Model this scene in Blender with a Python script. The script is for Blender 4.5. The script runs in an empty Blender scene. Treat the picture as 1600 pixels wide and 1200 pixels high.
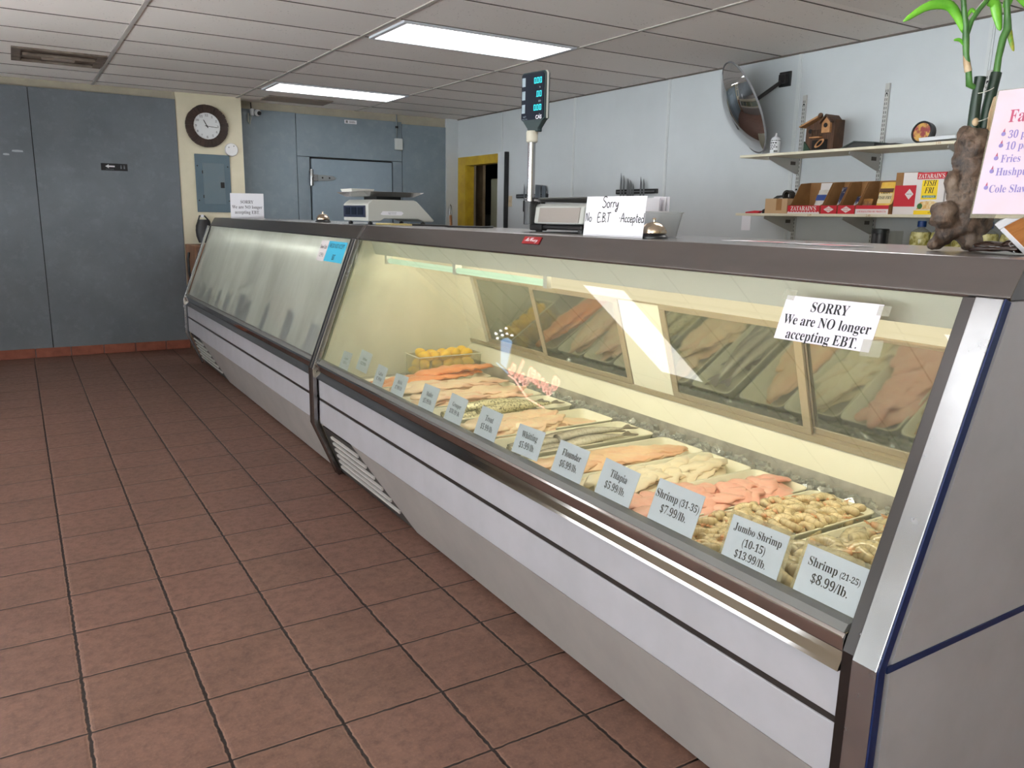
import bpy, bmesh, math, random
from mathutils import Vector, Matrix, noise, Euler
PI = math.pi
R = random.Random(7)
V = Vector
SC = bpy.context.scene
COL = SC.collection

# ------------------------------------------------------------------ camera
cam_d = bpy.data.cameras.new('camera')
cam_d.lens = 27.886; cam_d.sensor_width = 36.0; cam_d.sensor_fit = 'HORIZONTAL'
cam_d.clip_start = 0.02
cam = bpy.data.objects.new('camera', cam_d); COL.objects.link(cam)
_yaw, _pit, _rol = 0.555678, -0.20792, 0.019094
_f = V((math.sin(_yaw)*math.cos(_pit), math.cos(_yaw)*math.cos(_pit), math.sin(_pit)))
_r0 = V((math.cos(_yaw), -math.sin(_yaw), 0)); _u0 = _r0.cross(_f)
_r = _r0*math.cos(_rol) + _u0*math.sin(_rol); _u = _r.cross(_f)
cam.matrix_world = Matrix(((_r.x, _u.x, -_f.x, 0), (_r.y, _u.y, -_f.y, 0), (_r.z, _u.z, -_f.z, 1.3976), (0, 0, 0, 1)))
SC.camera = cam

# ------------------------------------------------------------------ view
SC.view_settings.view_transform = 'Standard'; SC.view_settings.look = 'None'
SC.view_settings.gamma = 1.0; SC.view_settings.use_curve_mapping = False
SC.view_settings.exposure = 0.12
SC.cycles.max_bounces = 10; SC.cycles.transparent_max_bounces = 16
SC.cycles.caustics_reflective = False; SC.cycles.caustics_refractive = False
SC.cycles.sample_clamp_indirect = 6.0
SC.cycles.use_denoising = True

# ------------------------------------------------------------------ daylight outside the shop windows
CEIL_L, TUBE_L, SKY_L = 7.0, 22.0, 8.5
wd = bpy.data.worlds.new('daylight'); SC.world = wd; wd.use_nodes = True
wd.node_tree.nodes['Background'].inputs[0].default_value = (0.90, 0.95, 1.0, 1)
# lower half raised above the sky to brighten the ceiling; no pavement is built
_wt = wd.node_tree; _tc = _wt.nodes.new('ShaderNodeTexCoord'); _sx = _wt.nodes.new('ShaderNodeSeparateXYZ'); _mr = _wt.nodes.new('ShaderNodeMapRange')
_wt.links.new(_tc.outputs['Generated'], _sx.inputs[0]); _wt.links.new(_sx.outputs['Z'], _mr.inputs[0])
_mr.inputs[1].default_value = -0.05; _mr.inputs[2].default_value = 0.05; _mr.inputs[3].default_value = SKY_L*2.6; _mr.inputs[4].default_value = SKY_L
_wt.links.new(_mr.outputs[0], wd.node_tree.nodes['Background'].inputs[1])

# ------------------------------------------------------------------ mesh helpers
class MB:
    def __init__(s): s.bm = bmesh.new()
    def box(s, x0, x1, y0, y1, z0, z1, m=None):
        vs = [s.bm.verts.new((x, y, z)) for z in (z0, z1) for y in (y0, y1) for x in (x0, x1)]
        if m is not None:
            for v in vs: v.co = m @ v.co
        for f in ((0, 2, 3, 1), (4, 5, 7, 6), (0, 1, 5, 4), (2, 6, 7, 3), (0, 4, 6, 2), (1, 3, 7, 5)):
            s.bm.faces.new([vs[i] for i in f])
        return s
    def hexa(s, p):          # 8 points: bottom loop 0-3, top loop 4-7
        vs = [s.bm.verts.new(q) for q in p]
        for f in ((3, 2, 1, 0), (4, 5, 6, 7), (0, 1, 5, 4), (1, 2, 6, 5), (2, 3, 7, 6), (3, 0, 4, 7)):
            s.bm.faces.new([vs[i] for i in f])
        return s
    def prism(s, pts, a, b, axis='y', m=None):   # closed outline swept along an axis; pts are the two other coords in xyz order
        def mk(p, t):
            q = {'x': (t, p[0], p[1]), 'y': (p[0], t, p[1]), 'z': (p[0], p[1], t)}[axis]
            return s.bm.verts.new(m @ V(q) if m is not None else q)
        A = [mk(p, a) for p in pts]; B = [mk(p, b) for p in pts]; n = len(pts)
        s.bm.faces.new(A); s.bm.faces.new(B[::-1])
        for i in range(n): s.bm.faces.new((A[i], B[i], B[(i+1) % n], A[(i+1) % n]))
        return s
    def slab(s, path, t, a, b):      # open polyline in xz given thickness t, swept in y
        out = []
        for i, p in enumerate(path):
            d = V((0, 0))
            if i > 0: d += (V(p)-V(path[i-1])).normalized()
            if i < len(path)-1: d += (V(path[i+1])-V(p)).normalized()
            d.normalize(); n = V((d.y, -d.x))
            c = 1.0
            if 0 < i < len(path)-1:
                c = max(0.5, n.dot(V(((V(p)-V(path[i-1])).normalized().y, -(V(p)-V(path[i-1])).normalized().x))))
            out.append(V(p)+n*t/c)
        return s.prism([tuple(p) for p in path]+[tuple(p) for p in out[::-1]], a, b, 'y')
    def tube(s, pts, r, n=10, cap=True, m=None, flat=1.0):
        pts = [V(p) for p in pts]; rr = r if isinstance(r, (list, tuple)) else [r]*len(pts)
        rings = []; up = None
        for i, p in enumerate(pts):
            d = (pts[min(i+1, len(pts)-1)]-pts[max(i-1, 0)]).normalized()
            if up is None:
                up = V((0, 0, 1)) if abs(d.z) < 0.9 else V((1, 0, 0))
            x = d.cross(up).normalized(); y = x.cross(d).normalized(); up = y
            ring = []
            for k in range(n):
                a = 2*PI*k/n; q = p+(x*math.cos(a)+y*math.sin(a)*flat)*rr[i]
                ring.append(s.bm.verts.new(m @ q if m is not None else q))
            rings.append(ring)
        for a, b in zip(rings, rings[1:]):
            for k in range(n): s.bm.faces.new((a[k], a[(k+1) % n], b[(k+1) % n], b[k]))
        if cap: s.bm.faces.new(rings[0][::-1]); s.bm.faces.new(rings[-1])
        return s
    def lathe(s, prof, c=(0, 0, 0), n=24, m=None, sy=1.0, cap=True):
        rings = []
        for r, z in prof:
            ring = []
            for k in range(n):
                q = V((r*math.cos(2*PI*k/n), sy*r*math.sin(2*PI*k/n), z))
                q = (m @ q) if m is not None else q
                ring.append(s.bm.verts.new(q+V(c)))
            rings.append(ring)
        for a, b in zip(rings, rings[1:]):
            for k in range(n): s.bm.faces.new((a[k], a[(k+1) % n], b[(k+1) % n], b[k]))
        if cap: s.bm.faces.new(rings[0][::-1]); s.bm.faces.new(rings[-1])
        return s
    def ball(s, c, r, seg=12, rings=8, m=None):
        rx, ry, rz = r if isinstance(r, (list, tuple)) else (r, r, r)
        top = []
        for i in range(rings+1):
            th = PI*i/rings
            if i in (0, rings):
                q = V((0, 0, rz*math.cos(th))); top.append([s.bm.verts.new(((m @ q) if m is not None else q)+V(c))]); continue
            ring = []
            for k in range(seg):
                a = 2*PI*k/seg; q = V((rx*math.sin(th)*math.cos(a), ry*math.sin(th)*math.sin(a), rz*math.cos(th)))
                ring.append(s.bm.verts.new(((m @ q) if m is not None else q)+V(c)))
            top.append(ring)
        for a, b in zip(top, top[1:]):
            for k in range(seg):
                if len(a) == 1: s.bm.faces.new((a[0], b[k], b[(k+1) % seg]))
                elif len(b) == 1: s.bm.faces.new((a[k], b[0], a[(k+1) % seg]))
                else: s.bm.faces.new((a[k], b[k], b[(k+1) % seg], a[(k+1) % seg]))
        return s
    def grid(s, fn, nu, nv, closed=False):
        g = [[s.bm.verts.new(fn(i/nu, j/nv)) for j in range(nv+1)] for i in range(nu+1)]
        for i in range(nu):
            for j in range(nv): s.bm.faces.new((g[i][j], g[i+1][j], g[i+1][j+1], g[i][j+1]))
        return s
    def poly(s, pts):
        s.bm.faces.new([s.bm.verts.new(p) for p in pts]); return s
    def add_mesh(s, me, m):
        vs = [s.bm.verts.new(m @ v.co) for v in me.vertices]
        for p in me.polygons:
            try: s.bm.faces.new([vs[i] for i in p.vertices])
            except ValueError: pass
        return s

def build(name, mb, mat, parent=None, smooth=None, bevel=0, seg=2, fixn=True):
    """link the collected shape as ONE mesh object; coordinates are world ones, kept under the parent's origin"""
    me = bpy.data.meshes.new(name)
    if fixn: bmesh.ops.recalc_face_normals(mb.bm, faces=mb.bm.faces)
    if parent is not None and ORG.get(parent.name) is not None:
        inv = ORG[parent.name].inverted()
        for v in mb.bm.verts: v.co = inv @ v.co
    mb.bm.to_mesh(me); mb.bm.free()
    o = bpy.data.objects.new(name, me); COL.objects.link(o)
    if mat is not None: me.materials.append(mat)
    if smooth is not None:
        me.polygons.foreach_set('use_smooth', [True]*len(me.polygons))
        if smooth < 179:
            try: me.set_sharp_from_angle(angle=math.radians(smooth))
            except Exception: pass
    if bevel:
        b = o.modifiers.new('bevel', 'BEVEL'); b.width = bevel; b.segments = seg; b.limit_method = 'ANGLE'; b.angle_limit = math.radians(35)
    if parent is not None:
        o.parent = parent; ORG[o.name] = ORG.get(parent.name)
    else: ORG[o.name] = None
    return o
ORG = {}
def thing(name, label, cat, loc=(0, 0, 0), rotz=0, group=None, mtx=None):
    o = bpy.data.objects.new(name, None); COL.objects.link(o); o.empty_display_size = 0.05
    m = mtx if mtx is not None else Matrix.Translation(V(loc)) @ Matrix.Rotation(rotz, 4, 'Z')
    o.matrix_world = m; ORG[o.name] = m.copy(); return tag(o, label, cat, group)
def tag(o, label, cat, group=None):
    o['label'] = label; o['category'] = cat
    if group: o['group'] = group
    return o
def solo(name, mb, mat, label, cat, group=None, **k):      # a thing that is one mesh, origin moved to its base centre
    o = build(name, mb, mat, None, **k)
    co = [v.co for v in o.data.vertices]
    c = V((sum(v.x for v in co)/len(co), sum(v.y for v in co)/len(co), min(v.z for v in co)))
    o.data.transform(Matrix.Translation(-c)); o.location = c
    return tag(o, label, cat, group)
def struct(name, mb, mat, **k):
    o = build(name, mb, mat, None, **k); o['kind'] = 'structure'; return o
def dup(o, mtx, label=None, group=None):
    r = o.copy(); COL.objects.link(r); r.matrix_world = mtx
    if label: r['label'] = label
    if group: r['group'] = group
    for ch in o.children:
        c = ch.copy(); COL.objects.link(c); c.parent = r
        for g in ch.children:
            d = g.copy(); COL.objects.link(d); d.parent = c
    return r
def T(x, y, z): return Matrix.Translation((x, y, z))
def frame(o, ux, uy):                 # plane frame: local x -> ux, local y -> uy, local z -> normal
    ux = V(ux).normalized(); uy = V(uy); uy = (uy-ux*uy.dot(ux)).normalized(); n = ux.cross(uy)
    return Matrix(((ux.x, uy.x, n.x, o[0]), (ux.y, uy.y, n.y, o[1]), (ux.z, uy.z, n.z, o[2]), (0, 0, 0, 1)))

# ------------------------------------------------------------------ lettering
def _map(s, a, b, d):
    o = ''
    for c in s:
        if 'A' <= c <= 'Z': o += chr(a+ord(c)-65)
        elif 'a' <= c <= 'z': o += chr(b+ord(c)-97)
        elif c.isdigit() and d: o += chr(d+ord(c)-48)
        else: o += c
    return o
SERIF = lambda s: _map(s, 0x1D400, 0x1D41A, 0x1D7CE)
SERIF_I = lambda s: _map(s, 0x1D468, 0x1D482, 0x1D7CE)
SCRIPT = lambda s: _map(s, 0x1D4D0, 0x1D4EA, 0)
PLAIN = lambda s: s
def glyphs(s, size, bold=0.0, shear=0.0):
    cu = bpy.data.curves.new('txt', 'FONT'); cu.body = s; cu.size = size; cu.resolution_u = 3; cu.offset = bold; cu.shear = shear
    ob = bpy.data.objects.new('txt', cu); COL.objects.link(ob)
    dg = bpy.context.evaluated_depsgraph_get(); dg.update()
    me = bpy.data.meshes.new_from_object(ob.evaluated_get(dg))
    bpy.data.objects.remove(ob); bpy.data.curves.remove(cu)
    return me
def text(lines, m, mat, parent, name='lettering', font=SERIF, align='c', lead=1.25, bold=0.0, sx=1.0, shear=0.0, lift=0.0006):
    """lines: list of (string | [(string, size)...], size); m: plane frame, centred on the block"""
    mb = MB(); tot = sum(sz*lead for _, sz in lines); y = tot/2
    for body, sz in lines:
        y -= sz*lead
        runs = body if isinstance(body, list) else [(body, sz)]
        mes = []; x = 0
        for t, z in runs:
            me = glyphs(font(t), z, bold, shear)
            if me.vertices:
                x0 = min(v.co.x for v in me.vertices); x1 = max(v.co.x for v in me.vertices)
                mes.append((me, x-x0)); x += x1-x0
            x += z*0.3
        w = x-runs[-1][1]*0.3
        off = {'c': -w/2, 'l': 0, 'r': -w}[align]
        for me, dx in mes:
            mb.add_mesh(me, m @ T((off+dx)*sx, y+sz*lead*0.25, lift) @ Matrix.Diagonal((sx, 1, 1, 1)))
            bpy.data.meshes.remove(me)
    return build(name, mb, mat, parent, fixn=False)

# ------------------------------------------------------------------ materials
class NT:
    def __init__(s, name):
        s.m = bpy.data.materials.new(name); s.m.use_nodes = True; s.t = s.m.node_tree; s.t.nodes.clear()
        s.out = s.t.nodes.new('ShaderNodeOutputMaterial')
    def n(s, kind, **k):
        o = s.t.nodes.new('ShaderNode'+kind)
        for a, b in k.items(): setattr(o, a, b)
        return o
    def l(s, a, b): s.t.links.new(a, b); return s
    def val(s, sock, x):
        if isinstance(x, bpy.types.NodeSocket): s.l(x, sock)
        elif x is not None: sock.default_value = x
    def math(s, op, a, b=None, c=None, clamp=False):
        o = s.n('Math', operation=op, use_clamp=clamp)
        for i, x in enumerate((a, b, c)): s.val(o.inputs[i], x)
        return o.outputs[0]
    def mix(s, f, a, b):
        o = s.n('Mix', data_type='RGBA'); s.val(o.inputs[0], f); s.val(o.inputs[6], a); s.val(o.inputs[7], b); return o.outputs[2]
    def noise(s, scale, detail=3, rough=0.55, vec=None, dist=0.0):
        o = s.n('TexNoise'); o.inputs['Scale'].default_value = scale; o.inputs['Detail'].default_value = detail
        o.inputs['Roughness'].default_value = rough; o.inputs['Distortion'].default_value = dist
        if vec is None: vec = s.obj()
        s.l(vec, o.inputs['Vector']); return o.outputs[0]
    def obj(s):
        if not hasattr(s, '_o'): s._o = s.n('TexCoord').outputs['Object']
        return s._o
    def pos(s):
        if not hasattr(s, '_p'): s._p = s.n('NewGeometry').outputs['Position']
        return s._p
    def sep(s, v):
        o = s.n('SeparateXYZ'); s.l(v, o.inputs[0]); return o.outputs
    def vscale(s, v, sc):
        o = s.n('Mapping'); s.l(v, o.inputs[0]); o.inputs['Scale'].default_value = sc; return o.outputs[0]
    def ramp(s, f, a, b):
        o = s.n('MapRange', clamp=True); s.l(f, o.inputs[0]); o.inputs[1].default_value = a; o.inputs[2].default_value = b; return o.outputs[0]
    def bump(s, h, strength, dist=0.005):
        o = s.n('Bump'); o.inputs['Strength'].default_value = strength; o.inputs['Distance'].default_value = dist; s.l(h, o.inputs['Height']); return o.outputs[0]
    def princ(s, **k):
        o = s.n('BsdfPrincipled')
        for a, b in k.items():
            s.val(o.inputs[a.replace('_', ' ')], b)
        return o
    def fres(s, f0=0.043):      # Schlick reflectance of one glass surface, the same from either side
        g = s.n('NewGeometry'); d = s.n('VectorMath', operation='DOT_PRODUCT'); s.l(g.outputs['Incoming'], d.inputs[0]); s.l(g.outputs['Normal'], d.inputs[1])
        k = s.math('POWER', s.math('SUBTRACT', 1.0, s.math('ABSOLUTE', d.outputs['Value']), clamp=True), 5.0)
        return s.math('ADD', f0, s.math('MULTIPLY', k, 1.0-f0))
    def done(s, sh): s.l(sh, s.out.inputs[0]); return s.m
def c4(c): return (c[0], c[1], c[2], 1)
def hexc(h):      # sRGB 0-255 triple to linear
    f = lambda u: (u/255/12.92) if u/255 <= 0.04045 else ((u/255+0.055)/1.055)**2.4
    return tuple(f(u) for u in h)
def M(name, c, rough=0.5, metal=0.0, c2=None, ns=8.0, lo=0.35, hi=0.65, bump=0.0, bs=80.0, bd=0.003, stretch=None, coat=0.0, spec=0.5, sss=0.0, emit=None, es=0.0, trans=0.0, alpha=1.0, detail=4, rn=0.0):
    t = NT(name)
    vec = t.obj() if stretch is None else t.vscale(t.obj(), stretch)
    col = c4(c)
    k = {}
    if c2 is not None: col = t.mix(t.ramp(t.noise(ns, detail, 0.6, vec), lo, hi), c4(c), c4(c2))
    p = t.princ(Base_Color=col, Roughness=rough, Metallic=metal, Coat_Weight=coat, Specular_IOR_Level=spec, Subsurface_Weight=sss, Transmission_Weight=trans, Alpha=alpha)
    if rn: t.l(t.math('ADD', t.math('MULTIPLY', t.noise(ns*2, 4, 0.6, vec), rn), rough-rn/2), p.inputs['Roughness'])
    if sss: p.inputs['Subsurface Radius'].default_value = (0.01, 0.005, 0.003); p.inputs['Subsurface Scale'].default_value = 0.6
    if bump: t.l(t.bump(t.noise(bs, 3, 0.6, vec), bump, bd), p.inputs['Normal'])
    if emit is not None: p.inputs['Emission Color'].default_value = c4(emit); p.inputs['Emission Strength'].default_value = es
    return t.done(p.outputs[0])

# floor: square quarry tiles, dark joints, worn mottled brown
def floor_mat():
    t = NT('terracotta_floor_tile'); x, y, z = t.sep(t.pos())
    wob = t.math('MULTIPLY', t.math('SUBTRACT', t.noise(38, 2, 0.5, t.pos()), 0.5), 0.035)
    wob2 = t.math('MULTIPLY', t.math('SUBTRACT', t.noise(31, 2, 0.5, t.pos()), 0.5), 0.025)
    tx = t.math('DIVIDE', t.math('SUBTRACT', x, 0.0475), 0.305); ty = t.math('DIVIDE', t.math('SUBTRACT', y, 2.831), 0.305)
    def edge(u, w):
        f = t.math('FRACT', t.math('ADD', u, w)); return t.math('MINIMUM', f, t.math('SUBTRACT', 1.0, f))
    ex, ey = edge(tx, wob), edge(ty, wob2)
    gx = t.ramp(ex, 0.011, 0.020); gy = t.ramp(ey, 0.008, 0.017)
    g = t.math('MULTIPLY', gx, gy)
    rim = t.math('MULTIPLY', t.ramp(ex, 0.012, 0.05), t.ramp(ey, 0.008, 0.045))
    cb = t.n('CombineXYZ'); t.l(t.math('FLOOR', tx), cb.inputs[0]); t.l(t.math('FLOOR', ty), cb.inputs[1])
    wn = t.n('TexWhiteNoise', noise_dimensions='2D'); t.l(cb.outputs[0], wn.inputs['Vector'])
    n1 = t.noise(5.5, 6, 0.65, t.pos()); n2 = t.noise(28, 6, 0.7, t.pos()); n3 = t.noise(110, 3, 0.6, t.pos())
    col = t.mix(t.ramp(n1, 0.3, 0.7), c4(hexc((106, 79, 68))), c4(hexc((126, 94, 81))))
    col = t.mix(t.ramp(wn.outputs[0], 0, 1), col, t.mix(0.45, col, c4(hexc((126, 92, 82)))))
    col = t.mix(t.math('MULTIPLY', t.ramp(n2, 0.45, 0.72), 0.7), col, c4(hexc((84, 62, 52))))
    col = t.mix(t.math('MULTIPLY', t.ramp(n3, 0.5, 0.8), 0.35), col, c4(hexc((160, 122, 104))))
    chip = t.math('MULTIPLY', t.math('SUBTRACT', 1.0, t.math('MULTIPLY', t.ramp(ex, 0.020, 0.034), t.ramp(ey, 0.014, 0.028))), t.ramp(n2, 0.35, 0.6))
    col = t.mix(t.math('MULTIPLY', chip, 0.55), col, c4(hexc((176, 140, 120))))
    col = t.mix(g, c4(hexc((36, 26, 24))), col)
    h = t.math('ADD', t.math('MULTIPLY', g, 0.5), t.math('ADD', t.math('MULTIPLY', rim, 0.5), t.math('ADD', t.math('MULTIPLY', n2, 0.35), t.math('MULTIPLY', n3, 0.1))))
    rg = t.math('ADD', t.math('MULTIPLY', n2, 0.25), 0.33)
    p = t.princ(Base_Color=col, Roughness=rg, Normal=t.bump(h, 0.55, 0.006), Specular_IOR_Level=0.4)
    return t.done(p.outputs[0])
def ceil_mat():
    t = NT('fissured_ceiling_tile'); v = t.pos()
    vo = t.n('TexVoronoi'); vo.inputs['Scale'].default_value = 34; t.l(v, vo.inputs['Vector'])
    pits = t.ramp(vo.outputs['Distance'], 0.10, 0.18)
    sel = t.ramp(t.noise(4, 2, 0.5, v), 0.44, 0.6)
    n = t.noise(160, 3, 0.6, v)
    x, y, z = t.sep(v)
    cb = t.n('CombineXYZ'); t.l(t.math('FLOOR', t.math('DIVIDE', t.math('SUBTRACT', x, 0.742), 1.31)), cb.inputs[0]); t.l(t.math('FLOOR', t.math('DIVIDE', t.math('SUBTRACT', y, 4.65), 0.565)), cb.inputs[1])
    wn = t.n('TexWhiteNoise', noise_dimensions='2D'); t.l(cb.outputs[0], wn.inputs['Vector'])
    col = t.mix(wn.outputs[0], c4(hexc((250, 244, 239))), c4(hexc((240, 234, 229))))
    col = t.mix(t.math('MULTIPLY', t.math('SUBTRACT', 1.0, pits), t.math('MULTIPLY', sel, 0.55)), col, c4(hexc((110, 100, 95))))
    p = t.princ(Base_Color=col, Roughness=0.9, Normal=t.bump(t.math('ADD', n, t.math('MULTIPLY', pits, 0.5)), 0.25, 0.004), Specular_IOR_Level=0.1)
    return t.done(p.outputs[0])
def glass_mat(name, fog, tint=(0.93, 0.97, 0.9), clear_y=None, fogc=(0.75, 0.78, 0.62)):
    """thin case glass: fresnel reflection over see-through glass, with a film of condensation"""
    t = NT(name)
    tr = t.n('BsdfTransparent'); tr.inputs[0].default_value = c4(tint)
    df = t.n('BsdfDiffuse'); df.inputs[0].default_value = c4(fogc)
    tl = t.n('BsdfTranslucent'); tl.inputs[0].default_value = c4(fogc)
    a = t.n('AddShader')
    ms = t.n('MixShader'); ms.inputs[0].default_value = 0.5; t.l(df.outputs[0], ms.inputs[1]); t.l(tl.outputs[0], ms.inputs[2])
    x, y, z = t.sep(t.pos())
    if clear_y is not None:
        d = t.ramp(y, clear_y[0], clear_y[1])
        f = t.math('MULTIPLY', t.math('ADD', t.math('MULTIPLY', t.math('POWER', d, 1.6), fog), 0.006), t.math('ADD', 0.5, t.noise(3, 4, 0.6, t.pos())), clamp=True)
    else: f = fog
    mf = t.n('MixShader'); t.val(mf.inputs[0], f); t.l(tr.outputs[0], mf.inputs[1]); t.l(ms.outputs[0], mf.inputs[2])
    gl = t.n('BsdfGlossy'); gl.inputs['Roughness'].default_value = 0.01
    mg = t.n('MixShader'); t.l(t.fres(), mg.inputs[0]); t.l(mf.outputs[0], mg.inputs[1]); t.l(gl.outputs[0], mg.inputs[2])
    return t.done(mg.outputs[0])
def frost_mat():
    """fully steamed-up pane: rough refraction through droplets, streaked"""
    t = NT('steamed_case_glass')
    v = t.vscale(t.pos(), (1.0, 5.0, 0.7))
    n = t.noise(2.2, 5, 0.6, v); n2 = t.noise(1.1, 3, 0.5, t.pos())
    rf = t.n('BsdfRefraction'); rf.inputs['IOR'].default_value = 1.06; rf.inputs[0].default_value = (0.9, 0.93, 0.88, 1)
    t.l(t.math('ADD', 0.45, t.math('MULTIPLY', t.ramp(n, 0.3, 0.75), 0.25)), rf.inputs['Roughness'])
    sm = t.ramp(t.math('ADD', t.math('MULTIPLY', t.noise(1.7, 5, 0.65, t.vscale(t.pos(), (1, 2.2, 0.8)), 0.8), 0.7), t.math('MULTIPLY', n, 0.3)), 0.36, 0.62)
    fc_ = t.mix(sm, c4((0.64, 0.65, 0.60)), c4((0.84, 0.86, 0.81)))
    df = t.n('BsdfDiffuse'); t.l(fc_, df.inputs[0])
    tl = t.n('BsdfTranslucent'); t.l(fc_, tl.inputs[0])
    ms = t.n('MixShader'); ms.inputs[0].default_value = 0.62; t.l(df.outputs[0], ms.inputs[1]); t.l(tl.outputs[0], ms.inputs[2])
    mf = t.n('MixShader'); t.l(t.math('ADD', 0.48, t.math('MULTIPLY', t.ramp(t.math('ADD', t.math('MULTIPLY', n, 0.6), t.math('MULTIPLY', n2, 0.4)), 0.35, 0.65), 0.34)), mf.inputs[0]); t.l(rf.outputs[0], mf.inputs[1]); t.l(ms.outputs[0], mf.inputs[2])
    gl = t.n('BsdfGlossy'); gl.inputs['Roughness'].default_value = 0.12
    mg = t.n('MixShader'); t.l(t.fres(0.03), mg.inputs[0]); t.l(mf.outputs[0], mg.inputs[1]); t.l(gl.outputs[0], mg.inputs[2])
    return t.done(mg.outputs[0])
def pane_mat():
    """sliding back doors: glass with a film of moisture; mirrors the trays over the dim side behind"""
    t = NT('sliding_door_glass')
    tr = t.n('BsdfTransparent'); tr.inputs[0].default_value = (0.55, 0.58, 0.52, 1)
    df = t.n('BsdfDiffuse'); df.inputs[0].default_value = c4(hexc((120, 120, 104)))
    n = t.noise(9, 5, 0.65, t.vscale(t.pos(), (1, 2.5, 0.5)))
    mf = t.n('MixShader'); t.l(t.math('ADD', 0.22, t.math('MULTIPLY', t.ramp(n, 0.35, 0.75), 0.3)), mf.inputs[0]); t.l(tr.outputs[0], mf.inputs[1]); t.l(df.outputs[0], mf.inputs[2])
    gl = t.n('BsdfGlossy'); gl.inputs['Roughness'].default_value = 0.05; gl.inputs[0].default_value = (0.8, 0.85, 0.78, 1)
    mg = t.n('MixShader'); mg.inputs[0].default_value = 0.33; t.l(mf.outputs[0], mg.inputs[1]); t.l(gl.outputs[0], mg.inputs[2])
    return t.done(mg.outputs[0])
def blue_wall_mat(name, c1, c2, pale):
    t = NT(name); v = t.pos()
    n1 = t.noise(1.6, 6, 0.65, v); n2 = t.noise(11, 5, 0.7, v); n3 = t.noise(70, 3, 0.6, v)
    col = t.mix(t.ramp(n1, 0.35, 0.65), c4(hexc(c1)), c4(hexc(c2)))
    col = t.mix(t.math('MULTIPLY', t.ramp(n2, 0.52, 0.8), 0.35), col, c4(hexc(pale)))
    p = t.princ(Base_Color=col, Roughness=t.math('ADD', 0.38, t.math('MULTIPLY', n2, 0.25)), Normal=t.bump(t.math('ADD', t.math('MULTIPLY', n2, 0.6), t.math('MULTIPLY', n3, 0.4)), 0.25, 0.004), Specular_IOR_Level=0.45)
    return t.done(p.outputs[0])
def light_mat(name, c, s):
    t = NT(name); e = t.n('Emission'); e.inputs[0].default_value = c4(c); e.inputs[1].default_value = s
    return t.done(e.outputs[0])

m_floor, m_ceil = floor_mat(), ceil_mat()
m_white_wall = M('white_wall_panel', hexc((205, 210, 214)), 0.55, c2=hexc((196, 201, 205)), ns=1.2, bump=0.05, bs=40)
m_cream_wall = M('cream_paint', hexc((222, 214, 190)), 0.7, c2=hexc((214, 206, 182)), ns=3, bump=0.1, bs=60)
m_beige = M('beige_filler_board', hexc((176, 168, 150)), 0.8, c2=hexc((160, 152, 138)), ns=4)
m_blue_l = blue_wall_mat('slate_blue_metal_wall', (98, 105, 112), (112, 119, 127), (138, 145, 152))
m_blue_r = blue_wall_mat('cold_room_blue_paint', (118, 131, 141), (134, 147, 157), (158, 170, 178))
m_blue_door = blue_wall_mat('cold_room_door_paint', (132, 148, 160), (142, 156, 168), (160, 174, 184))
m_terra = M('terracotta_skirting', hexc((150, 86, 66)), 0.6, c2=hexc((128, 70, 54)), ns=9, bump=0.2)
m_dark = M('dark_gap', (0.012, 0.012, 0.014), 0.8)
m_black = M('black_plastic', (0.015, 0.015, 0.017), 0.4)
m_trim = M('wall_seam_strip', hexc((208, 212, 214)), 0.5)
m_tee = M('ceiling_tee_metal', hexc((190, 184, 178)), 0.55)
m_tee_d = M('ceiling_cross_joint', hexc((96, 88, 82)), 0.8)
m_ss = M('brushed_stainless', (0.50, 0.49, 0.49), 0.24, 1.0, c2=(0.45, 0.44, 0.44), ns=8, stretch=(3, 0.4, 3), rn=0.08)
m_fascia = M('dark_stainless_fascia', (0.27, 0.25, 0.25), 0.24, 1.0, c2=(0.24, 0.225, 0.225), ns=5, stretch=(3, 0.5, 3), rn=0.06)
m_chrome = M('polished_stainless', (0.46, 0.47, 0.49), 0.26, 1.0, c2=(0.40, 0.41, 0.43), ns=9, rn=0.10)
m_bump = M('polished_bumper', (0.50, 0.47, 0.46), 0.10, 1.0)
m_case = M('white_enamel', hexc((178, 177, 184)), 0.45, c2=hexc((170, 169, 175)), ns=5, bump=0.03, bs=30, coat=0.1)
m_case_shade = M('white_enamel_shaded', hexc((162, 157, 154)), 0.5, c2=hexc((152, 147, 145)), ns=4)  # darker copy of the enamel: shade of the down-facing kick panel in its colour
m_strip = M('dark_trim_strip', (0.02, 0.016, 0.015), 0.4)
m_blue_trim = M('navy_blue_trim', hexc((14, 36, 84)), 0.4)
m_cream_case = M('cream_case_lining', hexc((230, 226, 206)), 0.45, c2=hexc((224, 220, 198)), ns=3)
m_alu = M('tan_aluminium_frame', hexc((176, 164, 140)), 0.4, 0.5)
m_deck = M('galvanised_deck', hexc((182, 178, 166)), 0.4, 0.25, c2=hexc((150, 147, 138)), ns=12)
m_fixw = M('white_fixture', hexc((190, 188, 176)), 0.5)
m_paper = M('white_paper', hexc((232, 230, 236)), 0.8)
m_ink = M('black_ink', (0.010, 0.010, 0.012), 0.6)
# ================================================================== the room
CZ = 2.531; WX = 4.69
struct('floor', MB().box(-3.1, 7.0, -2.7, 11.2, -0.08, 0.0), m_floor)
struct('ceiling', MB().box(-3.1, 7.0, -2.7, 11.2, CZ, CZ+0.1), m_ceil)
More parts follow.
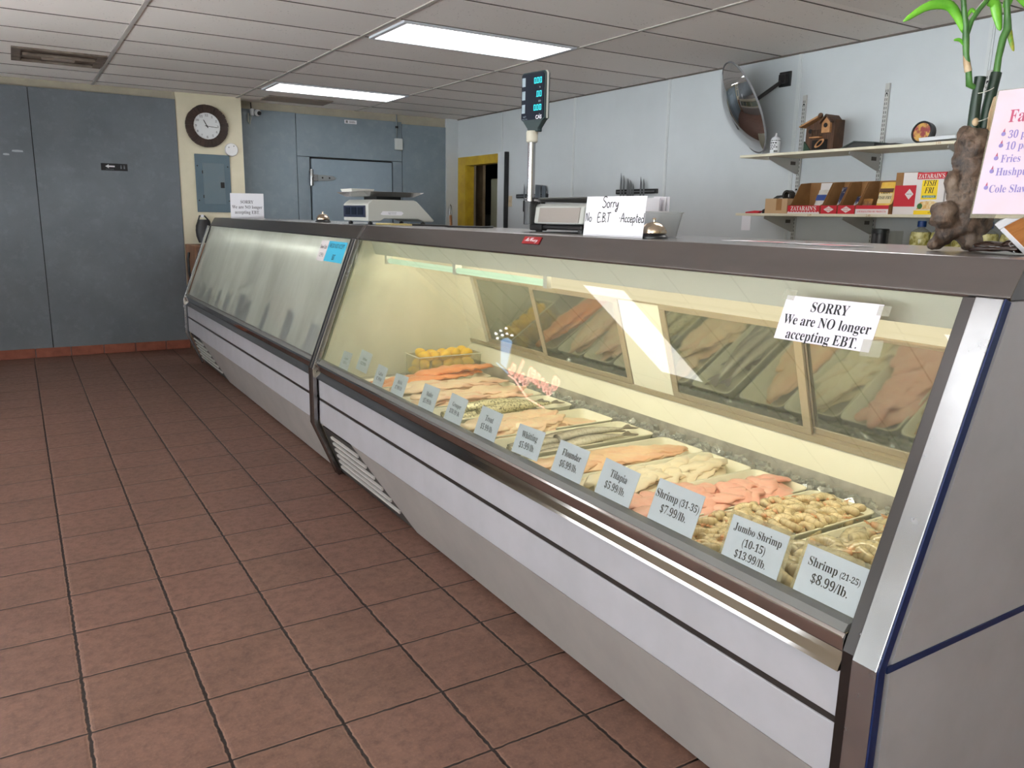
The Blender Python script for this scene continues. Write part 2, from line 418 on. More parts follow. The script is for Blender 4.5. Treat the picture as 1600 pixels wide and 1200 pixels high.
# right wall with the doorway gap (y 7.87 .. 8.665, up to z 2.005)
w = MB().box(WX, WX+0.1, -2.7, 7.87, 0, CZ).box(WX, WX+0.1, 8.69, 9.2, 0, CZ).box(WX, WX+0.1, 7.87, 8.69, 2.0, CZ)
struct('wall_right', w, m_white_wall)
for i, y in enumerate((6.50, 5.185, 3.885, 2.605, 1.33, 0.05)):
    struct('trim_%d' % (i+1), MB().box(WX-0.006, WX+0.001, y-0.016, y+0.016, 0, CZ-0.002).box(WX-0.009, WX-0.005, y-0.006, y+0.006, 0, CZ-0.002), m_trim)
struct('trim_7', MB().box(WX-0.006, WX+0.001, 7.846, 7.862, 2.1, CZ-0.002), m_trim)
# far wall: cold-room panels, cream pillar, beige filler above
struct('wall_far', MB().box(-3.1, 5.0, 9.0, 9.1, 0, CZ), m_beige)
struct('wall_far_panel', MB().box(-3.1, 0.211, 8.69, 9.0, 0.0, 2.46).box(0.218, 1.452, 8.69, 9.0, 0.0, 2.46), m_blue_l)
struct('wall_far_seam', MB().box(0.205, 0.224, 8.71, 8.99, 0, 2.455), m_dark)
struct('wall_far_filler', MB().box(-3.1, 1.452, 8.72, 9.0, 2.46, CZ), m_beige)
struct('wall_far_pillar', MB().box(1.456, 2.085, 8.70, 9.0, 0, CZ), m_cream_wall)
for nm, a in (('wall_far_cold_room', (2.085, 2.706, 0, 2.455)), ('wall_far_over_door', (2.712, 3.956, 2.006, 2.45)), ('wall_far_corner_panel', (3.962, 4.53, 0, 2.43)), ('wall_far_hinge_jamb', (2.712, 2.850, 0, 2.002)), ('wall_far_latch_jamb', (3.838, 3.956, 0, 2.002))):
    struct(nm, MB().box(a[0], a[1], 8.92, 9.0, a[2], a[3]), m_blue_r, bevel=0.002)
struct('wall_far_corner', MB().box(4.53, 4.70, 8.90, 9.0, 0, CZ), m_white_wall)
struct('wall_far_top', MB().box(2.085, 4.53, 8.94, 9.0, 2.43, CZ), m_beige)
# left wall with daylight windows, the farthest added to brighten the ceiling, and shop front
struct('wall_left', MB().box(-3.1, -3.0, -2.7, 9.0, 0, 0.6).box(-3.1, -3.0, -2.7, 9.0, 2.2, CZ).box(-3.1, -3.0, -2.7, -2.5, 0.6, 2.2).box(-3.1, -3.0, -0.1, 0.1, 0.6, 2.2).box(-3.1, -3.0, 2.1, 3.6, 0.6, 2.2).box(-3.1, -3.0, 6.6, 9.0, 0.6, 2.2).box(-3.1, -3.0, 3.6, 6.6, 1.5, 2.2), m_cream_wall)
struct('wall_front', MB().box(-3.1, 4.8, -2.8, -2.7, 0, CZ), m_cream_wall)
def window(nm, ax, c, a0, a1, z0, z1):
    fr = MB(); gl = MB()
    bars = [(a0, a0+0.05, z0, z1), (a1-0.05, a1, z0, z1), (a0, a1, z0, z0+0.05), (a0, a1, z1-0.05, z1), ((a0+a1)/2-0.025, (a0+a1)/2+0.025, z0, z1)]
    for a, b, u, v in bars:
        fr.box(c-0.03, c+0.03, a, b, u, v) if ax == 'x' else fr.box(a, b, c-0.03, c+0.03, u, v)
    o = struct(nm, fr, m_alu)
    gl.box(c-0.004, c+0.004, a0, a1, z0, z1) if ax == 'x' else gl.box(a0, a1, c-0.004, c+0.004, z0, z1)
    build('pane', gl, m_clear, o)
m_clear = glass_mat('window_glass', 0.0, (0.97, 0.98, 0.97))
window('window_1', 'x', -3.05, -2.5, -0.1, 0.6, 2.2)
window('window_2', 'x', -3.05, 0.1, 2.1, 0.6, 2.2)
window('added_window_3', 'x', -3.05, 3.6, 6.6, 0.6, 1.5)  # unseen window added to brighten the ceiling, kept low so the glass misses it
# terracotta skirting tiles along the blue wall
sk = MB(); x = -3.0; edges = [-3.0+0.0]; 
for e in [-2.37, -2.065, -1.76, -1.455, -1.15, -0.845, -0.54, -0.24, 0.065, 0.36, 0.645, 0.93, 1.215, 1.452]:
    sk.box(x+0.003, e-0.003, 8.675, 8.692, 0.0, 0.088); x = e
struct('baseboard_far', sk, m_terra, bevel=0.004)
# ceiling grid
g = MB()
for x in (-1.878, -0.568, 0.742, 2.045, 3.385): g.box(x-0.012, x+0.012, -2.7, 8.9, CZ-0.006, CZ+0.01)
struct('trim_8', g, m_tee)
YL = (-2.17, -1.58, -0.99, -0.42, 0.16, 0.74, 1.31, 1.885, 2.455, 3.02, 3.425, 4.045, 4.65, 5.225, 5.79, 6.34, 6.89, 7.42, 7.955, 8.48)
g = MB()
for y in YL: g.box(-3.0, WX, y-0.0045, y+0.0045, CZ-0.003, CZ+0.01)
struct('trim_9', g, m_tee_d)
struct('trim_10', MB().box(WX-0.012, WX, -2.7, 8.9, CZ-0.010, CZ), m_tee_d)

# ------------------------------------------------------------------ ceiling lights
m_lamp = light_mat('lit_lamp_diffuser', (1.0, 0.985, 0.97), CEIL_L)
m_lampframe = M('lamp_frame_white', hexc((215, 218, 225)), 0.5)
def ceiling_light(x0, x1, y0, y1, label):
    t = thing('ceiling_light', label, 'light', ((x0+x1)/2, (y0+y1)/2, CZ), group='lit fluorescent ceiling panels')
    f = MB()
    for a in ((x0, x1, y0, y0+0.022), (x0, x1, y1-0.022, y1), (x0, x0+0.03, y0+0.022, y1-0.022), (x1-0.03, x1, y0+0.022, y1-0.022)):
        f.box(a[0], a[1], a[2], a[3], CZ-0.014, CZ+0.001)
    build('lamp_frame', f, m_lampframe, t)
    build('diffuser', MB().box(x0+0.03, x1-0.03, y0+0.022, y1-0.022, CZ-0.010, CZ), m_lamp, t)
ceiling_light(2.09, 3.36, 4.66, 5.22, 'bright fluorescent panel in the ceiling nearer the photographer, above the pole scale')
ceiling_light(2.10, 3.38, 7.43, 7.945, 'bright fluorescent panel in the ceiling farther back, in front of the cold room door')
ceiling_light(-1.73, -0.46, 4.66, 5.22, 'lit ceiling panel outside the picture, mirrored as a streak in the case glass')
ceiling_light(-1.73, -0.46, 1.66, 2.22, 'lit ceiling panel outside the picture over the shop floor by the left wall')
ceiling_light(2.09, 3.36, 1.89, 2.45, 'lit ceiling panel outside the picture over the near end of the counter')
ceiling_light(-1.73, -0.46, -0.98, -0.42, 'lit ceiling panel outside the picture by the street windows')
# the dead fixture
t = thing('unlit_light_fixture', 'unlit grimy fluorescent fixture recessed in the ceiling at the dim end by the blue wall', 'light', (0.42, 7.42, CZ))
m_grime = M('grimy_grey_metal', hexc((138, 126, 116)), 0.7, c2=hexc((96, 82, 72)), ns=7)
f = MB()
for a in ((0.10, 0.72, 7.06, 7.12), (0.10, 0.72, 7.60, 7.66), (0.10, 0.16, 7.12, 7.60), (0.66, 0.72, 7.12, 7.60)): f.box(a[0], a[1], a[2], a[3], CZ-0.012, CZ)
build('fixture_frame', f, m_grime, t)
build('reflector', MB().box(0.16, 0.66, 7.12, 7.60, CZ-0.004, CZ-0.002), M('dirty_brown_reflector', hexc((92, 72, 62)), 0.7, c2=hexc((128, 110, 98)), ns=6), t)
build('ballast_cover', MB().prism([(7.27, CZ-0.004), (7.30, CZ-0.02), (7.43, CZ-0.02), (7.46, CZ-0.004)], 0.30, 0.52, 'x'), M('ballast_cream', hexc((176, 160, 146)), 0.6), t)
for y in (7.22, 7.52):
    build('lamp_tube', MB().tube([(0.17, y, CZ-0.02), (0.65, y, CZ-0.02)], 0.013, 8), m_grime, t, smooth=40)
# air register near the far wall
t = thing('air_vent', 'grimy slotted air register in the ceiling beside the far lit panel', 'vent', (2.55, 8.52, CZ))
m_vent = M('vent_metal', hexc((134, 122, 112)), 0.7)
f = MB()
for a in ((2.27, 2.93, 8.32, 8.345), (2.27, 2.93, 8.635, 8.66), (2.27, 2.295, 8.345, 8.635), (2.905, 2.93, 8.345, 8.635)): f.box(a[0], a[1], a[2], a[3], CZ-0.012, CZ)
build('vent_frame', f, m_vent, t)
build('backing', MB().box(2.295, 2.905, 8.345, 8.635, CZ-0.003, CZ-0.001), M('vent_dark', hexc((52, 44, 40)), 0.9), t)
f = MB()
for k in range(9):
    y = 8.36+k*0.032; f.prism([(y, CZ-0.003), (y+0.004, CZ-0.003), (y+0.018, CZ-0.011), (y+0.014, CZ-0.011)], 2.295, 2.905, 'x')
build('louver', f, m_vent, t)

# ================================================================== the two display cases
GB, GT = V((1.300, 0.645)), V((1.535, 1.268))       # glass line in xz
GD = (GT-GB).normalized(); GN = V((-GD.y, GD.x))    # outward
DB, DT = V((2.21, 0.69)), V((2.085, 1.10))          # back door line
def gp(t, off=0.0): p = GB+(GT-GB)*t+GN*off; return (p.x, p.y)
def case_front(t0, y0, y1, louver_top, louver_bot, post0, post1):
    """enamel front, bumper, deck, lining shared by both cases; y0 nearer the camera"""
    a, b = y0, y1
    build('cabinet_body', MB().prism([(1.415, 0.012), (1.33, 0.30), (1.30, 0.32), (1.30, 0.62), (1.325, 0.635), (1.325, 0.525), (2.11, 0.525), (2.15, 0.60), (2.225, 0.685), (2.33, 0.685), (2.33, 0.012)], a, b), m_case_shade, t0)
    build('upper_front_panel', MB().box(1.283, 1.30, a+post0, b-post1, 0.449, 0.561), m_case, t0, bevel=0.003)
    build('front_panel', MB().box(1.283, 1.30, a+post0, b-post1, 0.309, 0.433), m_case, t0, bevel=0.003)
    build('trim_strip', MB().box(1.287, 1.30, a+post0, b-post1, 0.433, 0.449), m_strip, t0)
    # kick panel leaning back to the floor, cut on a slant where the grille starts
    yt, yb = louver_top, louver_bot
    lp = MB().hexa([(1.395, a+post0, 0.02), (1.415, a+post0, 0.02), (1.415, yb, 0.02), (1.395, yb, 0.02), (1.283, a+post0, 0.309), (1.303, a+post0, 0.309), (1.303, yt, 0.309), (1.283, yt, 0.309)])
    build('kick_panel', lp, m_case_shade, t0)
    gr = MB()
    for k in range(6):
        z = 0.262-k*0.037; x = 1.395-(z-0.02)*(0.112/0.289)
        f = (z-0.02)/0.289; y0l = yb+(yt-yb)*f+0.03; y1l = b-post1-0.10-0.012*(5-k)+0.03
        gr.prism([(x+0.003, z-0.008), (x-0.004, z-0.010), (x-0.008, z+0.003), (x+0.002, z+0.005)], y0l, y1l)
    build('grille', gr, M('grille_slat_white', hexc((205, 203, 200)), 0.5), t0)
    build('grille_frame', MB().hexa([(1.400, yb+0.005, 0.02), (1.41, yb+0.005, 0.02), (1.41, b-post1, 0.02), (1.400, b-post1, 0.02), (1.295, yt+0.005, 0.292), (1.305, yt+0.005, 0.292), (1.305, b-post1, 0.292), (1.295, b-post1, 0.292)]), M('grille_recess', hexc((58, 54, 52)), 0.6), t0)
    # bumper: flat face over a hollow polished strip, grey glazing sill on top
    build('bumper_rail', MB().prism([(1.300, 0.592), (1.271, 0.597), (1.268, 0.626), (1.274, 0.634), (1.300, 0.634)], a+post0-0.004, b-post1+0.004), m_bump, t0, bevel=0.002)
    build('bumper_strip', MB().prism([(1.300, 0.557), (1.2615, 0.558), (1.264, 0.566), (1.2725, 0.584), (1.2755, 0.594), (1.300, 0.597)], a+post0-0.004, b-post1+0.004), m_bump, t0)
    build('glazing_sill', MB().prism([(1.274, 0.634), (1.285, 0.648), (1.312, 0.650), (1.330, 0.636), (1.330, 0.628)], a+post0, b-post1), M('grey_glazing_gasket', hexc((112, 112, 110)), 0.5), t0)
    # inside
    build('deck', MB().box(1.326, 2.115, a+0.03, b-0.03, 0.526, 0.536), m_deck, t0)
    build('deck_back_strip', MB().prism([(2.105, 0.534), (2.13, 0.612), (2.145, 0.60), (2.12, 0.53)], a+0.03, b-0.03), m_deck, t0)
    build('back_ledge', MB().prism([(2.130, 0.612), (2.205, 0.688), (2.235, 0.688), (2.15, 0.598)], a+0.03, b-0.03), m_cream_case, t0)
    build('top_lining', MB().prism([(1.56, 1.262), (1.56, 1.27), (2.10, 1.27), (2.10, 1.262)], a+0.03, b-0.03), m_cream_case, t0)
    build('light_valance', MB().prism([(1.588, 1.262), (1.612, 1.190), (1.620, 1.190), (1.600, 1.262)], a+0.03, b-0.03), m_fixw, t0)
def case_top(t0, a, b):
    build('counter_top', MB().box(1.574, 2.24, a, b, 1.322, 1.338), m_ss, t0, bevel=0.002)
    build('fascia', MB().prism([(1.531, 1.263), (1.529, 1.270), (1.571, 1.3375), (1.585, 1.3375), (1.585, 1.263)], a, b), m_fascia, t0, bevel=0.002)
    build('top_back', MB().box(1.585, 2.24, a+0.002, b-0.002, 1.27, 1.322), m_cream_case, t0)
def end_panel(nm, t0, a, b, mat):
    o = [(1.412, 0.015), (1.300, 0.312), (1.300, 0.597), (1.545, 1.262), (2.24, 1.262), (2.24, 1.10), (2.335, 0.69), (2.335, 0.015)]
    return build(nm, MB().prism(o, a, b), mat, t0)
POST = [(1.398, 0.012), (1.272, 0.309), (1.272, 0.60), (1.521, 1.262)]
def post(nm, t0, a, b, mat, off=0.0, th=0.02):
    pp = [(x+off, z) for x, z in POST]
    return build(nm, MB().slab(pp, -th, a, b), mat, t0, bevel=0.0015)
def back_doors(t0, doors, a, b, label=None):
    """doors: list of (y0, y1, offset) ; frame rails run the whole length"""
    d = (DT-DB).normalized(); n = V((-d.y, d.x))      # towards the customer
    def P(t, off): p = DB+d*t+n*off; return p
    L = (DT-DB).length
    def strip(mb, y0, y1, t0_, t1_, o0, o1):
        p = [P(t0_, o0), P(t1_, o0), P(t1_, o1), P(t0_, o1)]
        mb.prism([(q.x, q.y) for q in p], y0, y1)
    fr = MB(); strip(fr, a, b, 0.0, 0.022, -0.02, 0.020); strip(fr, a, b, L-0.02, L, -0.02, 0.020)
    build('door_track', fr, m_alu, t0)
    hd = MB(); hd.prism([(2.085, 1.10), (2.065, 1.13), (2.065, 1.262), (2.10, 1.262), (2.12, 1.10)], a, b)
    build('door_header', hd, m_cream_case, t0)
    for y0, y1, o in doors:
        f = MB(); w = 0.032
        strip(f, y0, y1, 0.022, 0.022+w*0.7, o, o+0.012); strip(f, y0, y1, L-0.02-w*0.6, L-0.02, o, o+0.012)
        strip(f, y0, y0+w, 0.022+w*0.7, L-0.02-w*0.6, o, o+0.012); strip(f, y1-w, y1, 0.022+w*0.7, L-0.02-w*0.6, o, o+0.012)
        ob = build('sliding_door', f, m_alu, t0, bevel=0.002)
        g = MB(); strip(g, y0+w, y1-w, 0.022+w*0.7, L-0.02-w*0.6, o+0.004, o+0.008)
        build('pane', g, m_pane, ob)
    return strip
m_pane = pane_mat()
m_tube_w = light_mat('glowing_cream_lip', (1.0, 0.87, 0.57), 0.82); m_tube_hidden = light_mat('hidden_fill_tube', (1.0, 0.94, 0.79), TUBE_L)
m_tube_g = light_mat('greenish_case_tube', (0.74, 1.0, 0.70), 1.0)
m_tube_c = light_mat('far_case_tube', (1.0, 0.99, 0.93), TUBE_L*1.6)

# ---- near case
A, B = 0.752, 4.02
nc = thing('display_case', 'long lit seafood display case nearest the photographer, its glass mostly clear, trays of fish inside', 'display case', (1.80, (A+B)/2, 0), group='seafood display cases')
case_front(nc, A+0.03, B, 3.53, 3.02, 0.055, 0.034)
case_top(nc, A, B)
end_panel('end_panel', nc, A, A+0.03, m_case)
build('end_panel_seam', MB().box(1.286, 2.335, A-0.003, A+0.001, 0.590, 0.603), m_blue_trim, nc)
build('end_panel_edge', MB().slab([(1.4005, 0.012), (1.2755, 0.310), (1.2755, 0.600), (1.5245, 1.262)], -0.020, A-0.005, A-0.002), m_blue_trim, nc)
end_panel('inner_end', nc, B-0.03, B-0.004, m_cream_case)
end_panel('inner_end', nc, A+0.0305, A+0.05, m_cream_case)
post('corner_post', nc, A-0.002, A+0.048, m_chrome)
post('post_inner_strip', nc, A+0.048, A+0.080, M('dim_reflection_strip', (0.085, 0.08, 0.08), 0.3, 1.0), 0.008, 0.012)  # dark metal colour stands in for the dimmer reflection on this strip
build('post_screw', MB().ball((1.279, A+0.050, 0.645), 0.006, 10, 6), m_chrome, nc, smooth=60)
post('joint_post', nc, B-0.036, B-0.002, M('joint_post_steel', (0.30, 0.29, 0.29), 0.25, 1.0))
for k, (o, w) in enumerate(((0.010, 0.006), (0.023, 0.005))):
    build('post_bead', MB().slab([(x-0.004, z) for x, z in POST[2:]], -0.004, B-0.036-o-w, B-0.036-o), m_chrome, nc)
gl = MB().hexa([(GB.x, A+0.072, GB.y), (GB.x+0.006, A+0.072, GB.y), (GB.x+0.006, B-0.03, GB.y), (GB.x, B-0.03, GB.y), (GT.x, A+0.072, GT.y), (GT.x+0.006, A+0.072, GT.y), (GT.x+0.006, B-0.03, GT.y), (GT.x, B-0.03, GT.y)])
m_glass = glass_mat('case_front_glass', 0.30, (0.985, 0.992, 0.97), (1.4, 4.3), (0.66, 0.72, 0.52))
build('front_glass', gl, m_glass, nc)
strip = back_doors(nc, [(3.19, 3.80, -0.012), (2.545, 3.22, 0.004), (1.635, 2.295, 0.004), (0.99, 1.665, -0.012)], A+0.04, B-0.03)
for u, v in ((2.30, 2.54), (3.81, B-0.03), (A+0.05, 0.985)):
    f = MB(); strip(f, u, v, 0.0, (DT-DB).length, -0.016, 0.012); build('door_post_panel', f, m_cream_case, nc)
for y in (2.36, 2.47):
    build('screw', MB().ball((DB.x-0.0215, y, 0.752), 0.006, 8, 6), M('screw_steel', (0.3, 0.3, 0.28), 0.3, 1.0), nc, smooth=60)
build('light_tube', MB().tube([(1.632, 2.42, 1.163), (1.632, 3.84, 1.163)], 0.013, 12), m_tube_g, nc, smooth=50)
build('light_tube', MB().tube([(1.70, A+0.12, 1.222), (1.70, 2.38, 1.222)], 0.014, 10), m_tube_hidden, nc, smooth=50)  # added tube, hidden behind the valance, to brighten the case inside
build('light_tube', MB().tube([(1.70, 2.46, 1.222), (1.70, 3.90, 1.222)], 0.014, 10), m_tube_hidden, nc, smooth=50)  # second added tube, out of sight like the one before
build('reflector_lip', MB().prism([(1.622, 1.150), (1.622, 1.189), (1.645, 1.189), (1.645, 1.150)], A+0.05, 2.36), m_tube_w, nc)  # reflector lip; its own glow stands in for the tube light on it
for y in (2.39, 3.86, 3.1):
    build('tube_clip', MB().box(1.616, 1.648, y-0.012, y+0.012, 1.146, 1.196), m_fixw, nc)
bd = build('maker_badge', MB().box(-0.055, 0.055, -0.0145, 0.0145, 0, 0.003, frame((1.5575, 2.392, 1.316), (0, -1, 0), (0.042, 0, 0.0675))), M('badge_red', hexc((150, 20, 30)), 0.35), nc, bevel=0.001)
bd['label'] = 'small red maker badge'
text([('McCray', 0.024)], frame((1.5575, 2.392, 1.316), (0, -1, 0), (0.042, 0, 0.0675)) @ T(0, 0.002, 0.003), m_paper, bd, font=SCRIPT)

# ---- far case
A2, B2 = 4.02, 7.75
fc = thing('display_case', 'steamed-up display case farther along the counter, against the blue wall end', 'display case', (1.80, (A2+B2)/2, 0), group='seafood display cases')
m_caseg = m_case
case_front(fc, A2, B2, 7.22, 6.66, 0.034, 0.03)
case_top(fc, A2, B2)
end_panel('inner_end', fc, A2+0.004, A2+0.03, m_cream_case)
end_panel('end_panel', fc, B2-0.03, B2, m_case)
post('joint_post', fc, A2+0.002, A2+0.034, M('joint_post_steel_dark', (0.16, 0.155, 0.155), 0.25, 1.0))
build('post_bead', MB().slab([(x-0.004, z) for x, z in POST[2:]], -0.004, A2+0.010, A2+0.015), m_chrome, fc)
post('corner_post', fc, B2-0.035, B2+0.002, m_chrome)
build('joint_cap', MB().prism([(1.527, 1.262), (1.525, 1.271), (1.567, 1.339), (1.580, 1.341), (1.590, 1.262)], A2-0.011, A2+0.013), m_ss, fc)
gl = MB().hexa([(GB.x, A2+0.03, GB.y), (GB.x+0.006, A2+0.03, GB.y), (GB.x+0.006, B2-0.03, GB.y), (GB.x, B2-0.03, GB.y), (GT.x, A2+0.03, GT.y), (GT.x+0.006, A2+0.03, GT.y), (GT.x+0.006, B2-0.03, GT.y), (GT.x, B2-0.03, GT.y)])
build('front_glass', gl, frost_mat(), fc)
back_doors(fc, [(7.02, 7.68, -0.012), (6.38, 7.05, 0.004), (5.72, 6.40, -0.012), (5.06, 5.74, 0.004), (4.40, 5.08, -0.012)], A2+0.03, B2-0.03)
build('light_tube', MB().tube([(1.632, 4.15, 1.163), (1.632, 5.75, 1.163)], 0.013, 12), m_tube_c, fc, smooth=50)
build('light_tube', MB().tube([(1.632, 5.9, 1.163), (1.632, 7.6, 1.163)], 0.013, 12), m_tube_c, fc, smooth=50)
# ================================================================== what is in the cases
def flesh(name, a, b, c, ns=22, rough=0.28, lines=False):
    t = NT(name); v = t.obj()
    n1 = t.noise(ns, 5, 0.65, v, 0.6); n2 = t.noise(ns*0.45, 3, 0.5, t.vscale(v, (0.35, 1.6, 1)))
    oi = t.n('ObjectInfo')
    col = t.mix(t.ramp(n1, 0.38, 0.68), c4(hexc(a)), c4(hexc(b)))
    col = t.mix(t.math('MULTIPLY', t.ramp(n2, 0.5, 0.75), 0.7), col, c4(hexc(c)))
    col = t.mix(t.math('MULTIPLY', oi.outputs['Random'], 0.35), col, c4(hexc(b)))
    if lines:
        wv = t.n('TexWave', wave_type='BANDS', bands_direction='DIAGONAL'); wv.inputs['Scale'].default_value = 34; wv.inputs['Distortion'].default_value = 2.5; t.l(v, wv.inputs['Vector'])
        col = t.mix(t.math('MULTIPLY', t.ramp(wv.outputs['Fac'], 0.72, 0.95), 0.55), col, c4(hexc(c)))
    p = t.princ(Base_Color=col, Roughness=rough, Specular_IOR_Level=0.5, Normal=t.bump(n1, 0.3, 0.004))
    return t.done(p.outputs[0])
def shell_mat(name, a, b, c, dark):
    t = NT(name); v = t.obj(); at = t.n('Attribute'); at.attribute_name = 'along'; u = at.outputs['Fac']; oi = t.n('ObjectInfo')
    n1 = t.noise(45, 4, 0.6, v); rnd = oi.outputs['Random']
    band = t.math('ABSOLUTE', t.math('SINE', t.math('MULTIPLY', u, 22.0)))
    col = t.mix(t.ramp(t.math('ADD', t.math('MULTIPLY', n1, 0.6), t.math('MULTIPLY', rnd, 0.45)), 0.3, 0.8), c4(hexc(a)), c4(hexc(b)))
    col = t.mix(t.math('MULTIPLY', t.math('SUBTRACT', 1.0, t.ramp(band, 0.1, 0.6)), 0.28), col, c4(hexc(dark)))
    col = t.mix(t.math('MULTIPLY', t.ramp(u, 0.80, 0.97), 0.75), col, c4(hexc(c)))
    p = t.princ(Base_Color=col, Roughness=0.13, Specular_IOR_Level=0.6, Normal=t.bump(n1, 0.25, 0.003), Coat_Weight=0.5, Transmission_Weight=0.0)
    return t.done(p.outputs[0])
m_pinkf = flesh('pink_fillet', (240, 176, 158), (244, 196, 176), (232, 140, 124))
m_whitef = flesh('pale_fillet', (238, 224, 190), (242, 232, 206), (226, 190, 150))
m_tanf = flesh('tan_pink_fillet', (244, 216, 176), (242, 196, 158), (230, 156, 122))
m_peachf = flesh('peach_fillet', (244, 206, 172), (242, 224, 190), (230, 154, 128))
m_palef = flesh('pale_pink_fillet', (246, 224, 190), (242, 204, 174), (230, 158, 138))
m_salmon = flesh('salmon_fillet', (240, 132, 70), (244, 152, 90), (250, 196, 150), 30, lines=True)
m_shr_s = shell_mat('raw_shrimp_tan', (234, 212, 166), (196, 180, 140), (216, 134, 84), (160, 122, 82))
m_shr_g = shell_mat('raw_shrimp_grey', (206, 190, 150), (158, 150, 124), (206, 140, 92), (112, 96, 70))
m_lemon = M('lemon_skin', hexc((250, 204, 30)), 0.4, c2=hexc((240, 186, 20)), ns=30, bump=0.15, bs=200)
def fish_mat(name, back, side, belly, speck):
    t = NT(name); v = t.obj(); x, y, z = t.sep(v)
    n = t.noise(60, 4, 0.6, v); n2 = t.noise(120, 2, 0.5, v)
    yy = t.math('ADD', y, t.math('MULTIPLY', t.math('SUBTRACT', n, 0.5), 0.02))
    col = t.mix(t.ramp(yy, -0.018, 0.008), c4(hexc(belly)), c4(hexc(side)))
    col = t.mix(t.ramp(yy, 0.006, 0.024), col, c4(hexc(back)))
    col = t.mix(t.math('MULTIPLY', t.ramp(n2, 0.52, 0.62), speck), col, c4(hexc((44, 42, 38))))
    p = t.princ(Base_Color=col, Roughness=0.22, Metallic=0.15, Normal=t.bump(n2, 0.3, 0.002))
    return t.done(p.outputs[0])
m_whiting = fish_mat('whiting_skin', (104, 102, 100), (160, 152, 140), (220, 214, 196), 0.15)
m_trout = fish_mat('speckled_fish_skin', (70, 70, 62), (168, 160, 124), (226, 216, 176), 0.75)
m_fin = M('fin_grey', hexc((112, 104, 92)), 0.35)
m_tray = M('white_tray_plastic', hexc((236, 232, 208)), 0.35)
m_ice = M('crushed_ice', hexc((205, 208, 202)), 0.12, c2=hexc((150, 152, 146)), ns=40, lo=0.4, hi=0.6, bump=0.9, bs=90, bd=0.01)

def ring_mesh(mb, n, m, fn):       # n stations, m around ; fn(u, a) -> point
    rings = [[mb.bm.verts.new(fn(i/(n-1), 2*PI*k/m)) for k in range(m)] for i in range(n)]
    for a, b in zip(rings, rings[1:]):
        for k in range(m): mb.bm.faces.new((a[k], a[(k+1) % m], b[(k+1) % m], b[k]))
    mb.bm.faces.new(rings[0][::-1]); mb.bm.faces.new(rings[-1])
def fillet_mesh(name, L, W, H, seed, mat, curl=0.0, arch=0.0):
    mb = MB(); off = V((seed*3.1, seed*1.7, seed*0.9))
    def f(u, a):
        w = W/2*(max(0.0, math.sin(PI*min(1, 0.05+0.93*u**0.8)))**0.55); h = H*(0.35+0.65*math.sin(PI*min(1, 0.08+0.85*u**0.85)))
        y = w*math.cos(a); zz = math.sin(a); z = h*(0.5+0.5*zz) if zz > 0 else h*0.5*(1+zz*0.9)
        x = L*(u-0.5)
        y += curl*math.sin(u*4.2+seed)*W*0.5
        z += arch*math.sin(PI*u)
        p = V((x, y, z)); nn = noise.noise(p*28+off); n2 = noise.noise(p*70+off)
        p.z += nn*H*0.35+n2*H*0.18; p.y += nn*W*0.12
        p.z = max(p.z, 0.0)
        return p
    ring_mesh(mb, 18, 14, f)
    me = bpy.data.meshes.new(name); bmesh.ops.recalc_face_normals(mb.bm, faces=mb.bm.faces); mb.bm.to_mesh(me); mb.bm.free()
    me.polygons.foreach_set('use_smooth', [True]*len(me.polygons)); me.materials.append(mat); return me
def shrimp_mesh(name, L, seed, mat):
    rr = random.Random(seed); mb = MB(); tot = rr.uniform(2.6, 4.2); rad = L/tot; fat = L*0.165
    def f(u, a):
        th = -tot/2+tot*u
        r = fat*(0.55+0.75*math.sin(PI*(0.18+0.62*u)))*(1-0.62*u**2.2)
        r *= 1+0.05*abs(math.sin(u*22))
        c = V((rad*math.cos(th), rad*math.sin(th), fat*0.8))
        d = V((math.cos(th), math.sin(th), 0))
        return c+d*(r*math.cos(a))+V((0, 0, 1))*(r*0.92*math.sin(a))
    ring_mesh(mb, 26, 9, f)
    th = tot/2; c = V((rad*math.cos(th), rad*math.sin(th), fat*0.8)); d = V((-math.sin(th), math.cos(th), 0)); s = V((math.cos(th), math.sin(th), 0))
    for k in (-1, 0, 1):       # tail fan
        e = (d+s*0.5*k).normalized(); w = e.cross(V((0, 0, 1)))
        ps = [c-w*0.001, c+e*L*0.10+w*L*0.035, c+e*L*0.2+w*L*0.02, c+e*L*0.2-w*L*0.02, c+e*L*0.10-w*L*0.035]
        mb.prism([(p.x, p.y) for p in ps], fat*0.75+k*0.0006, fat*0.75+k*0.0006+0.0012, 'z')
    me = bpy.data.meshes.new(name); bmesh.ops.recalc_face_normals(mb.bm, faces=mb.bm.faces); mb.bm.to_mesh(me); mb.bm.free()
    me.polygons.foreach_set('use_smooth', [True]*len(me.polygons)); me.materials.append(mat)
    at = me.attributes.new('along', 'FLOAT', 'POINT')            # 0 head end .. 1 tail, for the shell bands
    for i in range(len(me.vertices)): at.data[i].value = min(1.0, (i//9)/25)
    return me
def place(name, me, m, label, cat, group):
    o = bpy.data.objects.new(name, me); COL.objects.link(o); o.matrix_world = m; return tag(o, label, cat, group)
def rot(z, y=0.0, x=0.0): return Euler((x, y, z), 'XYZ').to_matrix().to_4x4()

